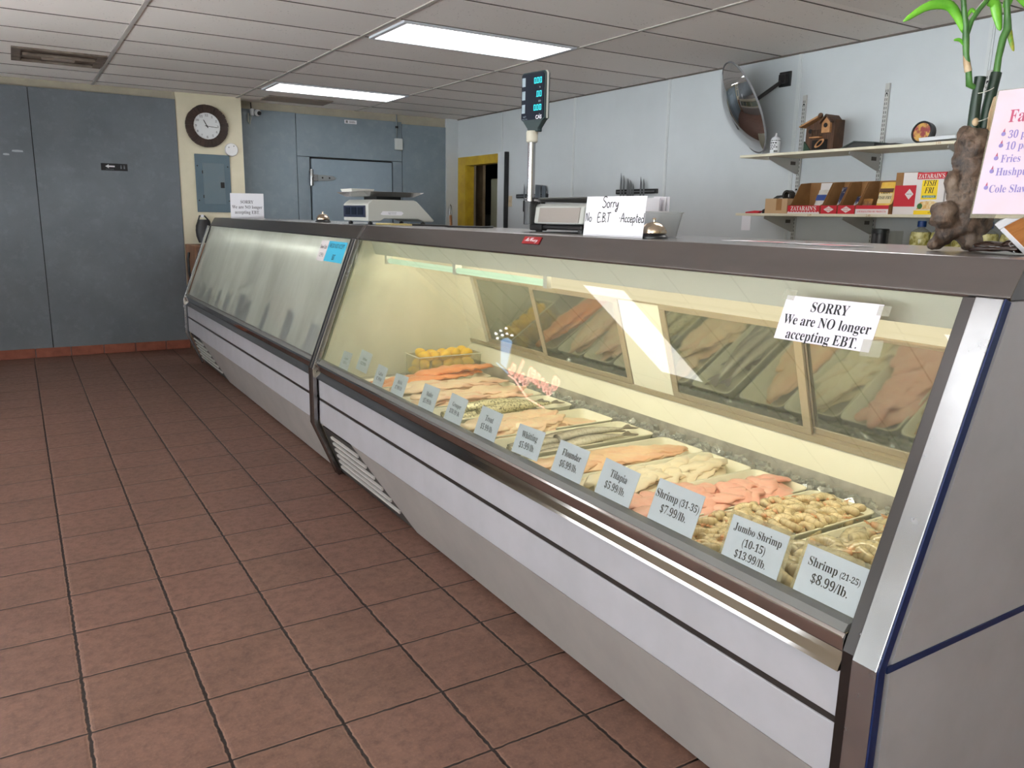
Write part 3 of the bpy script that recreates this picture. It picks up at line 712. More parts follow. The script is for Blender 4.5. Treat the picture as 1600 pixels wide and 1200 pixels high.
# ---- trays
TX0, TX1, TZ = 1.350, 2.022, 0.548
def rrect(x0, x1, y0, y1, r, n=5):
    o = []
    for cx, cy, a0 in ((x1-r, y1-r, 0), (x0+r, y1-r, PI/2), (x0+r, y0+r, PI), (x1-r, y0+r, 1.5*PI)):
        for k in range(n+1): a = a0+PI/2*k/n; o.append((cx+r*math.cos(a), cy+r*math.sin(a)))
    return o
def tray_mesh(lx, ly):
    mb = MB(); st = []
    for ins, z, r in ((0.016, 0.0, 0.02), (0.0045, 0.040, 0.028), (0.0, 0.046, 0.03), (0.003, 0.048, 0.028), (0.008, 0.046, 0.026), (0.018, 0.006, 0.018)):
        st.append([mb.bm.verts.new((x, y, z)) for x, y in rrect(-lx/2+ins, lx/2-ins, -ly/2+ins, ly/2-ins, r)])
    for a, b in zip(st, st[1:]):
        n = len(a)
        for k in range(n): mb.bm.faces.new((a[k], a[(k+1) % n], b[(k+1) % n], b[k]))
    mb.bm.faces.new(st[0][::-1]); mb.bm.faces.new(st[-1])
    me = bpy.data.meshes.new('tray'); bmesh.ops.recalc_face_normals(mb.bm, faces=mb.bm.faces); mb.bm.to_mesh(me); mb.bm.free()
    me.polygons.foreach_set('use_smooth', [True]*len(me.polygons)); me.materials.append(m_tray); return me
tm = tray_mesh(TX1-TX0, 0.222)
TR = [('grey', 1.018, 1.240, 'large grey shrimp, nearest the end post'), ('tan', 1.262, 1.484, 'small tan shrimp'), ('pink', 1.495, 1.712, 'bright pink fillets beside the shrimp'),
      ('white', 1.722, 1.930, 'pale white strips of fillet'), ('tan2', 1.942, 2.152, 'tan fillets'), ('whit', 2.203, 2.420, 'grey whole whiting'), ('peach', 2.452, 2.664, 'peach fillets with an empty back end'),
      ('trout', 2.735, 2.952, 'dark speckled whole fish'), ('pale', 2.975, 3.192, 'pale pink fillets next to the speckled fish'), ('pale2', 3.204, 3.420, 'pale pink fillets next to the salmon'), ('salmon', 3.440, 3.660, 'orange salmon')]
TC = {}
for k, a, b, what in TR:
    o = bpy.data.objects.new('food_tray', tm); COL.objects.link(o); o.location = ((TX0+TX1)/2, (a+b)/2, TZ)
    tag(o, 'white plastic tray holding %s' % what, 'tray', 'white trays in the lit case'); TC[k] = (a, b)

def spread(name, meshes, key, n, xr, zs, rots, label, cat, group, tilt=0.12, margin=0.03, seed=1):
    """n pieces laid in a tray: rows along x, several levels"""
    rr = random.Random(seed); a, b = TC[key]; per = max(1, n//len(zs))
    for li, z in enumerate(zs):
        cols = max(1, int(round(math.sqrt(per*(xr[1]-xr[0])/(b-a-2*margin))))); rows = max(1, int(math.ceil(per/cols)))
        for k in range(per):
            i, j = k % cols, k//cols
            x = xr[0]+(xr[1]-xr[0])*(i+0.5+rr.uniform(-0.35, 0.35))/cols
            y = a+margin+(b-a-2*margin)*(j+0.5+rr.uniform(-0.35, 0.35))/rows
            m = T(x, y, z+rr.uniform(0, 0.006)) @ rot(rots[0]+rr.uniform(-rots[1], rots[1]), rr.uniform(-tilt, tilt), rr.uniform(-tilt, tilt))
            place(name, rr.choice(meshes), m, label, cat, group)
B0 = TZ+0.007
ms_t = [shrimp_mesh('shrimp', 0.070, s, m_shr_s) for s in range(1, 7)]
ms_g = [shrimp_mesh('shrimp', 0.108, s, m_shr_g) for s in range(11, 17)]
spread('shrimp', ms_t, 'tan', 234, (1.385, 1.985), (B0+0.010, B0+0.022, B0+0.034), (0, 3.1), 'small tan raw shrimp heaped in the second tray', 'shrimp', 'small tan shrimp', 0.4, 0.024, 5)
spread('shrimp', ms_g, 'grey', 120, (1.395, 1.985), (B0+0.006, B0+0.024, B0+0.040), (0, 3.1), 'large grey raw shrimp heaped in the tray nearest the end post', 'shrimp', 'large grey shrimp', 0.45, 0.032, 6)
mp = [fillet_mesh('pink_fillet', 0.17, 0.085, 0.020, s, m_pinkf, 0.3, 0.006) for s in range(4)]
spread('fish_fillet', mp, 'pink', 66, (1.42, 1.955), (B0+0.008, B0+0.020, B0+0.032), (0.5, 0.5), 'bright pink fish fillet in the tray beside the small shrimp', 'fish fillet', 'bright pink fillets', 0.14, 0.035, 7)
mw = [fillet_mesh('white_fillet', 0.23, 0.062, 0.020, s, m_whitef, 0.25, 0.008) for s in range(4)]
spread('fish_fillet', mw, 'white', 39, (1.46, 1.93), (B0+0.012, B0+0.024, B0+0.036), (0.35, 0.5), 'pale white strip of fish fillet in the tray next to the pink fillets', 'fish fillet', 'pale white fillets', 0.1, 0.028, 8)
mt = [fillet_mesh('tan_fillet', 0.30, 0.10, 0.018, s, m_tanf, 0.2, 0.004) for s in range(4)]
spread('fish_fillet', mt, 'tan2', 24, (1.49, 1.88), (B0+0.012, B0+0.022, B0+0.032), (0.05, 0.25), 'flat tan fish fillet in the tray next to the grey whole whiting', 'fish fillet', 'flat tan fillets', 0.05, 0.032, 9)
mpe = [fillet_mesh('peach_fillet', 0.24, 0.105, 0.022, s, m_peachf, 0.25, 0.006) for s in range(4)]
spread('fish_fillet', mpe, 'peach', 24, (1.46, 1.78), (B0+0.010, B0+0.024, B0+0.036), (0.2, 0.4), 'peach fish fillet heaped at the front of the half-empty tray', 'fish fillet', 'peach fillets', 0.1, 0.036, 10)
place('fish_fillet', mpe[0], T(1.88, 2.56, B0) @ rot(0.05), 'thin pinkish fillet lying alone at the bare back end of the half-empty tray', 'fish fillet', None)
mpa = [fillet_mesh('pale_pink_fillet', 0.26, 0.10, 0.020, s, m_palef, 0.25, 0.006) for s in range(4)]
spread('fish_fillet', mpa, 'pale', 27, (1.47, 1.92), (B0+0.010, B0+0.024, B0+0.036), (0.05, 0.3), 'pale pink fish fillet in the tray next to the speckled whole fish', 'fish fillet', 'pale pink fillets by the speckled fish', 0.08, 0.034, 11)
spread('fish_fillet', mpa, 'pale2', 27, (1.47, 1.92), (B0+0.010, B0+0.024, B0+0.036), (0.0, 0.3), 'pale pink fish fillet in the tray next to the salmon', 'fish fillet', 'pale pink fillets by the salmon', 0.08, 0.034, 12)
msl = [fillet_mesh('salmon_fillet', 0.44, 0.125, 0.030, s, m_salmon, 0.1, 0.004) for s in range(3)]
a, b = TC['salmon']
for k, (x, y, z, r) in enumerate(((1.60, a+0.065, B0+0.012, 0.05), (1.60, b-0.07, B0+0.012, 0.0), (1.74, a+0.08, B0+0.030, 0.06), (1.80, b-0.085, B0+0.034, -0.03), (1.86, a+0.11, B0+0.056, 0.04))):
    place('salmon_fillet', msl[k % 3], T(x, y, z) @ rot(r, -0.03), ('orange salmon fillet on top of the heap at the back of its tray' if k == 4 else 'orange salmon fillet in the tray in front of the lemons'), 'salmon fillet', None if k == 4 else 'salmon fillets')

def whole_fish(label, group, mat, L, H, Wd, seed):
    t = thing('whole_fish', label, 'fish', (0, 0, 0), group=group); off = V((seed, seed*2.3, 0)); mb = MB()
    def f(u, a):
        h = H/2*(0.62+0.5*math.sin(PI*min(1, 0.22+0.7*u)))*(1-0.80*u**2.4); w = Wd/2*(0.8+0.3*math.sin(PI*u))*(1-0.82*u**2.2)
        c = 0.010*math.sin(u*2.6+seed)
        return V((L*(u-0.5), h*math.cos(a)+c, w*(1+math.sin(a))+0.001*noise.noise(V((u*20, a, seed)))))
    ring_mesh(mb, 22, 14, f); build('body', mb, mat, t, smooth=60)
    c = 0.010*math.sin(2.6+seed); x = L/2
    build('tail_fin', MB().prism([(x-0.012, c-0.006), (x+0.03, c-0.03), (x+0.045, c-0.028), (x+0.032, c), (x+0.045, c+0.03), (x+0.03, c+0.03), (x-0.012, c+0.006)], 0.003, 0.0055, 'z'), m_fin, t)
    build('back_fin', MB().prism([(-L*0.15, H*0.47), (-L*0.08, H*0.66), (L*0.05, H*0.58), (L*0.16, H*0.38), (0, H*0.35)], Wd*0.45, Wd*0.5, 'z'), m_fin, t)
    return t
wf = [whole_fish('grey silvery whole whiting lying in the tray under the flounder side of the case', 'grey whole whiting', m_whiting, 0.30+0.02*s, 0.052, 0.034, s) for s in range(2)]
a, b = TC['whit']
spots = [(1.62, a+0.040, B0, 0.02), (1.64, a+0.088, B0, -0.03), (1.61, a+0.135, B0, 0.04), (1.64, b-0.040, B0, 0.0), (1.78, a+0.06, B0+0.020, 0.05), (1.76, b-0.07, B0+0.020, -0.02), (1.58, a+0.11, B0+0.020, 0.03), (1.80, a+0.11, B0+0.034, 0.03)]
wl = 'grey silvery whole whiting lying in the tray between tan and peach fillets'
for k, (x, y, z, r) in enumerate(spots):
    m = T(x, y, z) @ rot(r, -0.03)
    if k < 2: wf[k].matrix_world = m; wf[k]['label'] = wl
    else: dup(wf[k % 2], m, wl)
tl_ = 'dark speckled whole fish lying in the tray between peach and pale pink fillets'
tf_ = [whole_fish(tl_, 'dark speckled whole fish', m_trout, 0.36+0.03*s, 0.062, 0.044, s+3) for s in range(2)]
a, b = TC['trout']
for k, (x, y, z, r) in enumerate([(1.64, a+0.045, B0, 0.0), (1.68, a+0.11, B0, 0.03), (1.65, b-0.045, B0, -0.02), (1.77, a+0.07, B0+0.030, 0.04), (1.74, b-0.07, B0+0.030, -0.03)]):
    m = T(x, y, z) @ rot(r, -0.02)
    if k < 2: tf_[k].matrix_world = m
    else: dup(tf_[k % 2], m)

# ---- lemons in a clear box
t = thing('clear_box', 'clear plastic box full of lemons at the far end of the lit case', 'box', (1.94, 3.82, 0.537))
m_clearbox = glass_mat('clear_box_plastic', 0.12, (0.97, 0.97, 0.93), None, (0.85, 0.84, 0.72))
bx = MB()
x0, x1, y0, y1, z0, z1 = 1.745, 2.115, 3.735, 3.905, 0.537, 0.665
bx.box(x0, x1, y0, y1, z0, z0+0.004).box(x0, x0+0.004, y0, y1, z0, z1).box(x1-0.004, x1, y0, y1, z0, z1).box(x0, x1, y0, y0+0.004, z0, z1).box(x0, x1, y1-0.004, y1, z0, z1)
build('box_wall', bx, m_clearbox, t)
rm = MB(); rm.box(x0-0.006, x1+0.006, y0-0.006, y0+0.002, z1-0.004, z1).box(x0-0.006, x1+0.006, y1-0.002, y1+0.006, z1-0.004, z1).box(x0-0.006, x0+0.002, y0, y1, z1-0.004, z1).box(x1-0.002, x1+0.006, y0, y1, z1-0.004, z1)
build('box_rim', rm, m_tray, t)
lm = MB(); lm.lathe([(0.001, -0.041), (0.006, -0.038), (0.016, -0.030), (0.026, -0.014), (0.028, 0.0), (0.026, 0.014), (0.016, 0.030), (0.006, 0.038), (0.001, 0.041)], n=14)
lme = bpy.data.meshes.new('lemon'); bmesh.ops.recalc_face_normals(lm.bm, faces=lm.bm.faces); lm.bm.to_mesh(lme); lm.bm.free(); lme.polygons.foreach_set('use_smooth', [True]*len(lme.polygons)); lme.materials.append(m_lemon)
rr = random.Random(4)
for lz, xs in ((0.570, (1.785, 1.845, 1.905, 1.965, 2.025, 2.08)), (0.615, (1.80, 1.865, 1.93, 1.995, 2.06)), (0.660, (1.81, 1.87, 1.93, 1.99, 2.06))):
    for x in xs:
        for y in ((3.775, 3.862) if lz < 0.65 else (3.79, 3.85)):
            place('lemon', lme, T(x+rr.uniform(-0.008, 0.008), y, lz+rr.uniform(-0.004, 0.006)) @ rot(rr.uniform(0, 6), rr.uniform(1.2, 1.9)), 'yellow lemon heaped in the clear plastic box', 'lemon', 'lemons in the clear box')

# ---- crushed ice
def icebed(x0, x1, y0, y1, z, amp, nx, ny, seed):
    mb = MB()
    def f(u, v):
        x, y = x0+(x1-x0)*u, y0+(y1-y0)*v; p = V((x*16, y*16, seed))
        return V((x, y, z+amp*(noise.noise(p)*0.6+noise.noise(p*2.7)*0.4)))
    return mb.grid(f, nx, ny)
o = build('crushed_ice', icebed(1.328, 2.112, 0.83, 3.66, 0.5405, 0.006, 60, 200, 1.0), m_ice, smooth=180); o['kind'] = 'stuff'; tag(o, 'bed of crushed ice under the trays in the lit case', 'ice')
t = NT('clear_ice_chip')
gls = t.n('BsdfGlossy'); gls.inputs['Roughness'].default_value = 0.06; tr = t.n('BsdfTransparent'); tr.inputs[0].default_value = (0.92, 0.93, 0.92, 1)
df = t.n('BsdfDiffuse'); df.inputs[0].default_value = (0.93, 0.94, 0.90, 1)
mx = t.n('MixShader'); mx.inputs[0].default_value = 0.22; t.l(tr.outputs[0], mx.inputs[1]); t.l(df.outputs[0], mx.inputs[2])
mg = t.n('MixShader'); t.l(t.fres(0.14), mg.inputs[0]); t.l(mx.outputs[0], mg.inputs[1]); t.l(gls.outputs[0], mg.inputs[2]); m_chip = t.done(mg.outputs[0])
def chips(n, xr, yr, z, sz, seed, bias=0.0):
    rr = random.Random(seed); mb = MB()
    for k in range(n):
        x = rr.uniform(*xr); y = rr.uniform(*yr); s = rr.uniform(*sz)
        m = T(x, y, z+rr.uniform(0, 0.012)+bias*(x-xr[0])) @ rot(rr.uniform(0, 6), rr.uniform(0, 3), rr.uniform(0, 3))
        mb.box(-s*rr.uniform(.5, 1), s*rr.uniform(.5, 1), -s*rr.uniform(.4, .9), s*rr.uniform(.4, .9), -s*rr.uniform(.3, .7), s*rr.uniform(.3, .7), m)
    return mb
o = build('ice_chips', chips(1100, (2.024, 2.104), (0.86, 3.3), 0.558, (0.006, 0.018), 2, 0.22), m_chip); o['kind'] = 'stuff'; tag(o, 'glassy ice chips along the back edge of the lit case behind the trays', 'ice')

# ---- price cards leaning on the inside of the glass
m_card = M('price_card_paper', hexc((194, 200, 212)), 0.7)
m_sleeve = glass_mat('clear_card_sleeve', 0.25, (0.95, 0.93, 0.85), None, (0.8, 0.76, 0.62))
GU = V((0, -1, 0)); GUP = V((GD.x, 0, GD.y))
def glass_frame(y, s, off):        # s metres up the glass from its foot
    p = GB+GD*s+GN*off
    return frame((p.x, y, p.y), GU, GUP)
def price_card(yc, w, h, lines, what, s0=0.004, roll=0.0, sleeve=False, sx=0.82, mat=None, name='price_card'):
    m = glass_frame(yc, s0+h/2, -0.010) @ rot(roll)
    t = thing(name, what, 'price card', group='price cards along the glass', mtx=m)
    build('card', MB().box(-w/2, w/2, -h/2, h/2, -0.0010, 0.0, m), mat or m_card, t)
    if sleeve: build('sleeve', MB().box(-w/2-0.008, w/2+0.010, -h/2-0.004, h/2+0.010, -0.0018, -0.0012, m), m_sleeve, t)
    if lines: text(lines, m, m_ink, t, sx=sx, lead=1.12)
    return t
S = 0.030
price_card(0.914, 0.150, 0.106, [([('Shrimp', S*0.88), ('(21-25)', S*0.6)], S*0.95), ('$8.99/lb.', S*0.95), ('', S*0.4)], 'white price card reading Shrimp 21-25, in a clear sleeve by the end post', 0.002, 0.0, True)
price_card(1.112, 0.158, 0.106, [('Jumbo Shrimp', S*0.84), ('(10-15)', S*0.84), ('$13.99/lb.', S*0.84)], 'white price card reading Jumbo Shrimp 10-15', 0.0, 0.02, True)
price_card(1.366, 0.160, 0.108, [([('Shrimp', S), ('(31-35)', S*0.86)], S), ('$7.99/lb.', S)], 'white price card reading Shrimp 31-35', 0.008)
for y, w, h, nm, pr, s0, sz in ((1.592, .148, .102, 'Tilapia', '$5.99/lb.', .006, 1.0), (1.810, .146, .100, 'Flounder', '$6.99/lb.', .008, 1.0), (2.038, .148, .094, 'Whitting', '$5.99/lb.', .012, 1.0), (2.293, .142, .104, 'Trout', '$5.99/lb.', .006, .95), (2.533, .130, .102, 'Grouper', '$18.99 lb.', .007, .8),
        (2.760, .134, .102, 'Mullet', '$5.99/lb.', .002, .86), (3.043, .126, .092, 'BASA', '$7.99/LB', .005, .72), (3.254, .110, .100, 'Catfish', '$7.99/lb.', .0, .7), (3.474, .138, .096, 'Salmon', '$12.99/lb.', .036, .72), (3.692, .118, .090, 'Lemons', '$.50 ea.', .006, .62)):
    wl = 'small faded price card at the far corner of the lit case' if nm == 'Lemons' else 'white price card reading %s' % (nm if nm != 'BASA' else 'BASA in capitals')
    price_card(y, w, h, [(nm, S*sz), (pr, S*sz)], wl, s0, 0.03*math.sin(y*7), False, 0.78)

# ---- far case: heaped ice, a few fish, cards seen as blurs through the steam
o = build('heaped_ice', icebed(1.34, 2.10, 4.10, 7.68, 0.575, 0.05, 40, 140, 5.0), m_ice, smooth=180); o['kind'] = 'stuff'; tag(o, 'heaped ice inside the steamed-up far case', 'ice')
m_redf = flesh('red_fish', (206, 120, 104), (220, 150, 130), (180, 90, 80))
mr = [fillet_mesh('red_fish', 0.34, 0.10, 0.05, s, m_redf, 0.2, 0.01) for s in range(2)]
for k, (x, y, r, lb) in enumerate(((1.78, 6.30, 1.3, 'reddish fish blurred in the steam near the middle of the far case'), (1.62, 4.75, 1.4, 'reddish fish blurred in the steam near the blue note'), (1.60, 5.05, 1.2, 'pale reddish fish blurred in the steam, second from the joint post'))):
    place('whole_fish', mr[k % 2], T(x, y, 0.59) @ rot(r), lb, 'fish', None)
m_card_b = M('silhouette_price_card', hexc((96, 128, 146)), 0.8)  # backlit silhouette tone put into the card colour
for k, (y, w, h) in enumerate(((4.26, .15, .17), (4.72, .15, .19), (5.22, .12, .16), (5.72, .17, .15), (5.90, .16, .18), (6.30, .16, .14), (6.60, .10, .14), (6.95, .14, .13), (7.20, .13, .14), (7.55, .12, .12))):
    c = price_card(y, w, h, None, 'price card toned as a bluish silhouette behind the steamed glass of the far case', 0.004, 0.02*math.sin(k*3), False, 1, m_card_b)
    c['group'] = 'bluish cards in the far case'

# ---- notices on the glass
def notice(nm, y, s, w, h, lines, label, mat, sx=1.0, off=0.0085, font=SERIF, lead=1.2, roll=0.0, dy=0.0):
    m = glass_frame(y, s, off) @ rot(roll)
    t = thing(nm, label, 'notice', mtx=m)
    build('sheet', MB().box(-w/2, w/2, -h/2, h/2, -0.0009, 0.0, m), mat, t)
    text(lines, m @ T(0, dy, 0), m_ink, t, sx=sx, font=font, lead=lead)
    return t, m
m_tape = glass_mat('clear_tape', 0.22, (0.97, 0.97, 0.94), None, (0.85, 0.85, 0.78))
t, m = notice('paper_notice', 1.109, 0.573, 0.244, 0.104, [('SORRY', 0.033), ('We are NO longer', 0.033), ('accepting EBT.', 0.033)], 'white SORRY notice taped to the upper glass of the lit case', M('notice_paper', hexc((222, 216, 228)), 0.8), 0.86, roll=0.01, dy=-0.006, lead=1.02)
for a, b, c, d, q in ((0.10, 0.146, -0.066, -0.030, 0.05), (-0.138, -0.105, 0.030, 0.054, -0.1), (0.112, 0.140, 0.028, 0.050, 0.0)):
    build('tape', MB().box(a, b, c, d, 0.0002, 0.0006, m @ rot(q)), m_tape, t)
m_bluepaper = M('blue_paper', hexc((62, 172, 206)), 0.8)
m_pinkpaper = M('pale_pink_paper', hexc((214, 206, 206)), 0.8)
notice('paper_notice', 4.284, 0.578, 0.288, 0.118, [('WE DO NOT ACCEPT', 0.036), ('EBT', 0.044)], 'blue WE DO NOT ACCEPT EBT notice on the steamed glass', m_bluepaper, 0.66, font=PLAIN, lead=1.6)
notice('paper_notice', 4.495, 0.576, 0.125, 0.122, [('Snow Crab', 0.034), ('12.99 lb', 0.034)], 'small pale handwritten notice beside the blue one on the steamed glass', m_pinkpaper, 0.66, font=PLAIN, lead=1.4)
# ================================================================== on the counter
CT = 1.3385
m_scale = M('scale_grey_plastic', hexc((186, 186, 180)), 0.45)
m_scale_d = M('dark_scale_base', hexc((26, 26, 28)), 0.5)
m_pan = M('scale_pan_steel', (0.55, 0.55, 0.56), 0.2, 1.0)
m_lcd = M('dark_display_glass', (0.008, 0.012, 0.022), 0.3, spec=0.12)
m_lcdframe = M('display_navy', hexc((28, 36, 60)), 0.3)
def cable(nm, pts, r, mat, label, cat='cable'):
    o = solo(nm, MB().tube(pts, r, 8), mat, label, cat, smooth=60); return o
# far scale: square pan, sloping back
t = thing('counter_scale', 'grey counter scale with a square pan where the two cases meet, no pole', 'scale', (1.88, 4.51, CT))
Y0, Y1 = 4.31, 4.70
body = [(1.70, 1.357), (1.70, 1.452), (1.716, 1.466), (1.735, 1.478), (1.985, 1.478), (2.005, 1.470), (2.115, 1.366), (2.108, 1.357), (2.05, 1.357), (2.01, 1.372), (1.80, 1.372), (1.775, 1.357)]
build('body', MB().prism(body, Y0, Y1), m_scale, t, bevel=0.006, seg=3)
build('display_bezel', MB().box(1.694, 1.701, Y0+0.03, Y1-0.015, 1.378, 1.444), m_lcdframe, t, bevel=0.002)
for y in (4.41, 4.51, 4.61):
    build('display', MB().box(1.692, 1.695, y-0.037, y+0.037, 1.392, 1.434), m_lcd, t)
build('pan', MB().hexa([(1.715, 4.34, 1.496), (2.0, 4.34, 1.496), (2.0, 4.70, 1.496), (1.715, 4.70, 1.496), (1.672, 4.292, 1.522), (2.045, 4.292, 1.522), (2.045, 4.748, 1.522), (1.672, 4.748, 1.522)]), m_pan, t, bevel=0.003)
build('pan_support', MB().box(1.80, 1.95, 4.42, 4.62, 1.476, 1.498), m_scale_d, t)
build('data_plate', MB().prism([(1.776, 1.396), (1.790, 1.414), (1.790, 1.414), (1.905, 1.414), (1.918, 1.405), (1.905, 1.392), (1.790, 1.392)], Y0-0.002, Y0+0.001), m_paper, t)
mf = frame((1.848, Y0-0.0022, 1.403), (1, 0, 0), (0, 0, 1))
text([('CLASS III MAX 60 lb', 0.006), ('SERIAL 120V 60Hz', 0.006)], mf, m_ink, t, font=PLAIN)
for x, y in ((1.73, 4.35), (1.73, 4.66), (2.06, 4.35), (2.06, 4.66)):
    build('foot', MB().lathe([(0.014, CT), (0.014, CT+0.012), (0.008, CT+0.014), (0.008, CT+0.020)], (x, y, 0), 12), m_black, t)
o = solo('foam_tray', MB().hexa([(1.70, 4.55, 1.5225), (1.83, 4.55, 1.5225), (1.83, 4.72, 1.5225), (1.70, 4.72, 1.5225), (1.692, 4.542, 1.541), (1.838, 4.542, 1.541), (1.838, 4.728, 1.541), (1.692, 4.728, 1.541)]), M('foam_white', hexc((226, 224, 216)), 0.7), 'small white foam tray lying on the pan of the far scale', 'tray', bevel=0.003)
cable('power_cable', [(1.95, 4.30, CT+0.008), (1.85, 4.10, CT+0.005), (1.95, 3.85, CT+0.005), (1.86, 3.62, CT+0.005), (1.98, 3.48, CT+0.005), (2.10, 3.6, CT+0.005)], 0.005, m_black, 'black power cable coiled on the counter beside the far scale')
cable('twine', [(1.72, 4.24, CT+0.005), (1.80, 4.18, CT+0.006), (1.75, 4.10, CT+0.005), (1.86, 4.13, CT+0.006), (1.80, 4.05, CT+0.005), (1.90, 4.08, CT+0.005)], 0.005, M('pale_yellow_twine', hexc((224, 206, 140)), 0.8), 'pale yellow twine in front of the far scale', 'twine')
# near scale with pole display
t = thing('counter_scale', 'counter scale with a tall pole display, behind the handwritten notice', 'scale', (2.02, 2.70, CT))
build('base', MB().box(1.875, 2.17, 2.53, 2.87, CT+0.010, CT+0.030).box(1.865, 1.90, 2.80, 2.89, CT+0.004, CT+0.032), m_scale_d, t, bevel=0.006)
build('body', MB().prism([(1.852, 1.372), (1.862, 1.440), (1.88, 1.452), (2.19, 1.452), (2.20, 1.372)], 2.50, 2.885), m_scale, t, bevel=0.008, seg=3)
build('pan', MB().hexa([(1.895, 2.53, 1.460), (2.16, 2.53, 1.460), (2.16, 2.86, 1.460), (1.895, 2.86, 1.460), (1.845, 2.475, 1.476), (2.20, 2.475, 1.476), (2.20, 2.91, 1.476), (1.845, 2.91, 1.476)]), m_pan, t, bevel=0.003)
build('front_cover', MB().hexa([(1.8495, 2.52, 1.378), (1.8535, 2.52, 1.378), (1.8535, 2.80, 1.378), (1.8495, 2.80, 1.378), (1.858, 2.52, 1.436), (1.862, 2.52, 1.436), (1.862, 2.80, 1.436), (1.858, 2.80, 1.436)]), M('glossy_grey_panel', hexc((160, 150, 144)), 0.08, coat=0.6), t)
for x, y in ((1.89, 2.55), (1.89, 2.85), (2.15, 2.55), (2.15, 2.85)):
    build('foot', MB().lathe([(0.015, CT), (0.015, CT+0.014)], (x, y, 0), 12), m_black, t)
PX, PY = 1.850, 2.860
build('pole_socket', MB().lathe([(0.028, CT+0.028), (0.027, 1.46), (0.022, 1.462)], (PX, PY, 0), 16), m_black, t, smooth=40)
build('pole', MB().lathe([(0.0155, 1.45), (0.0155, 1.705)], (PX, PY, 0), 16), m_chrome, t, smooth=40)
build('pole_collar', MB().lathe([(0.020, 1.698), (0.024, 1.704), (0.024, 1.738), (0.021, 1.744)], (PX, PY, 0), 14), M('beige_collar', hexc((196, 190, 174)), 0.5), t, smooth=30)
# display head: faces the shop, turned a little towards the door
hd = frame((PX-0.004, PY-0.004, 1.865), V((0.16, -1, 0)), V((0, 0, 1)))
outl = [(-0.072, -0.075), (-0.060, -0.082), (-0.032, -0.112), (-0.032, -0.125), (0.032, -0.125), (0.032, -0.112), (0.060, -0.082), (0.072, -0.075), (0.072, 0.098), (0.064, 0.108), (-0.064, 0.108), (-0.072, 0.098)]
build('display_housing', MB().prism(outl, -0.028, -0.002, 'z', hd), M('display_dark_green', hexc((20, 44, 46)), 0.35), t, bevel=0.003)
build('display_side_band', MB().prism([(x*1.015, z*1.008) for x, z in outl if z > -0.08], -0.020, -0.010, 'z', hd), M('silver_band', hexc((198, 198, 192)), 0.35, 0.3), t)
build('display_face', MB().prism([(x*0.93, z*0.95) for x, z in outl if z > -0.09], -0.002, 0.001, 'z', hd), m_lcd, t)
m_teal = light_mat('teal_digits', (0.05, 0.75, 0.85), 1.6)
m_greytxt = M('grey_print', hexc((150, 165, 175)), 0.6)
dg = MB()
def seg7(mb, x, z, w, h, on, m, th):
    S7 = {'a': (0, h, w, h), 'b': (w, h/2, w, h), 'c': (w, 0, w, h/2), 'd': (0, 0, w, 0), 'e': (0, 0, 0, h/2), 'f': (0, h/2, 0, h), 'g': (0, h/2, w, h/2)}
    for c in on:
        x0, z0, x1, z1 = S7[c]
        mb.box(x+min(x0, x1)-th/2, x+max(x0, x1)+th/2, z+min(z0, z1)-th/2, z+max(z0, z1)+th/2, 0.001, 0.0016, m)
for z, n in ((0.062, 3), (0.010, 2), (-0.042, 3)):
    for k in range(n):
        seg7(dg, 0.058-(n-k)*0.0165+0.002, z, 0.009, 0.020, 'abcdef', hd, 0.0028)
    dg.box(0.058-2*0.0165-0.0025, 0.058-2*0.0165-0.0005, z-0.001, z+0.001, 0.001, 0.0016, hd)
build('digits', dg, m_teal, t)
bl = MB()
for z in (0.072, 0.020, -0.032): bl.box(-0.063, -0.044, z-0.018, z+0.016, 0.001, 0.0014, hd)
build('printed_panel', bl, m_greytxt, t)
for z, s in ((0.045, 'lb'), (-0.008, '$/lb'), (-0.060, '$')):
    text([(s, 0.010)], hd @ T(0.045, z, 0.001), m_greytxt, t, font=PLAIN)
text([('CAS', 0.020)], hd @ T(0.040, -0.070, 0.001), m_paper, t, font=PLAIN, bold=0.0006)
text([('NET', 0.010), ('WEIGHT PRICE', 0.005)], hd @ T(-0.045, -0.068, 0.001), m_greytxt, t, font=PLAIN)
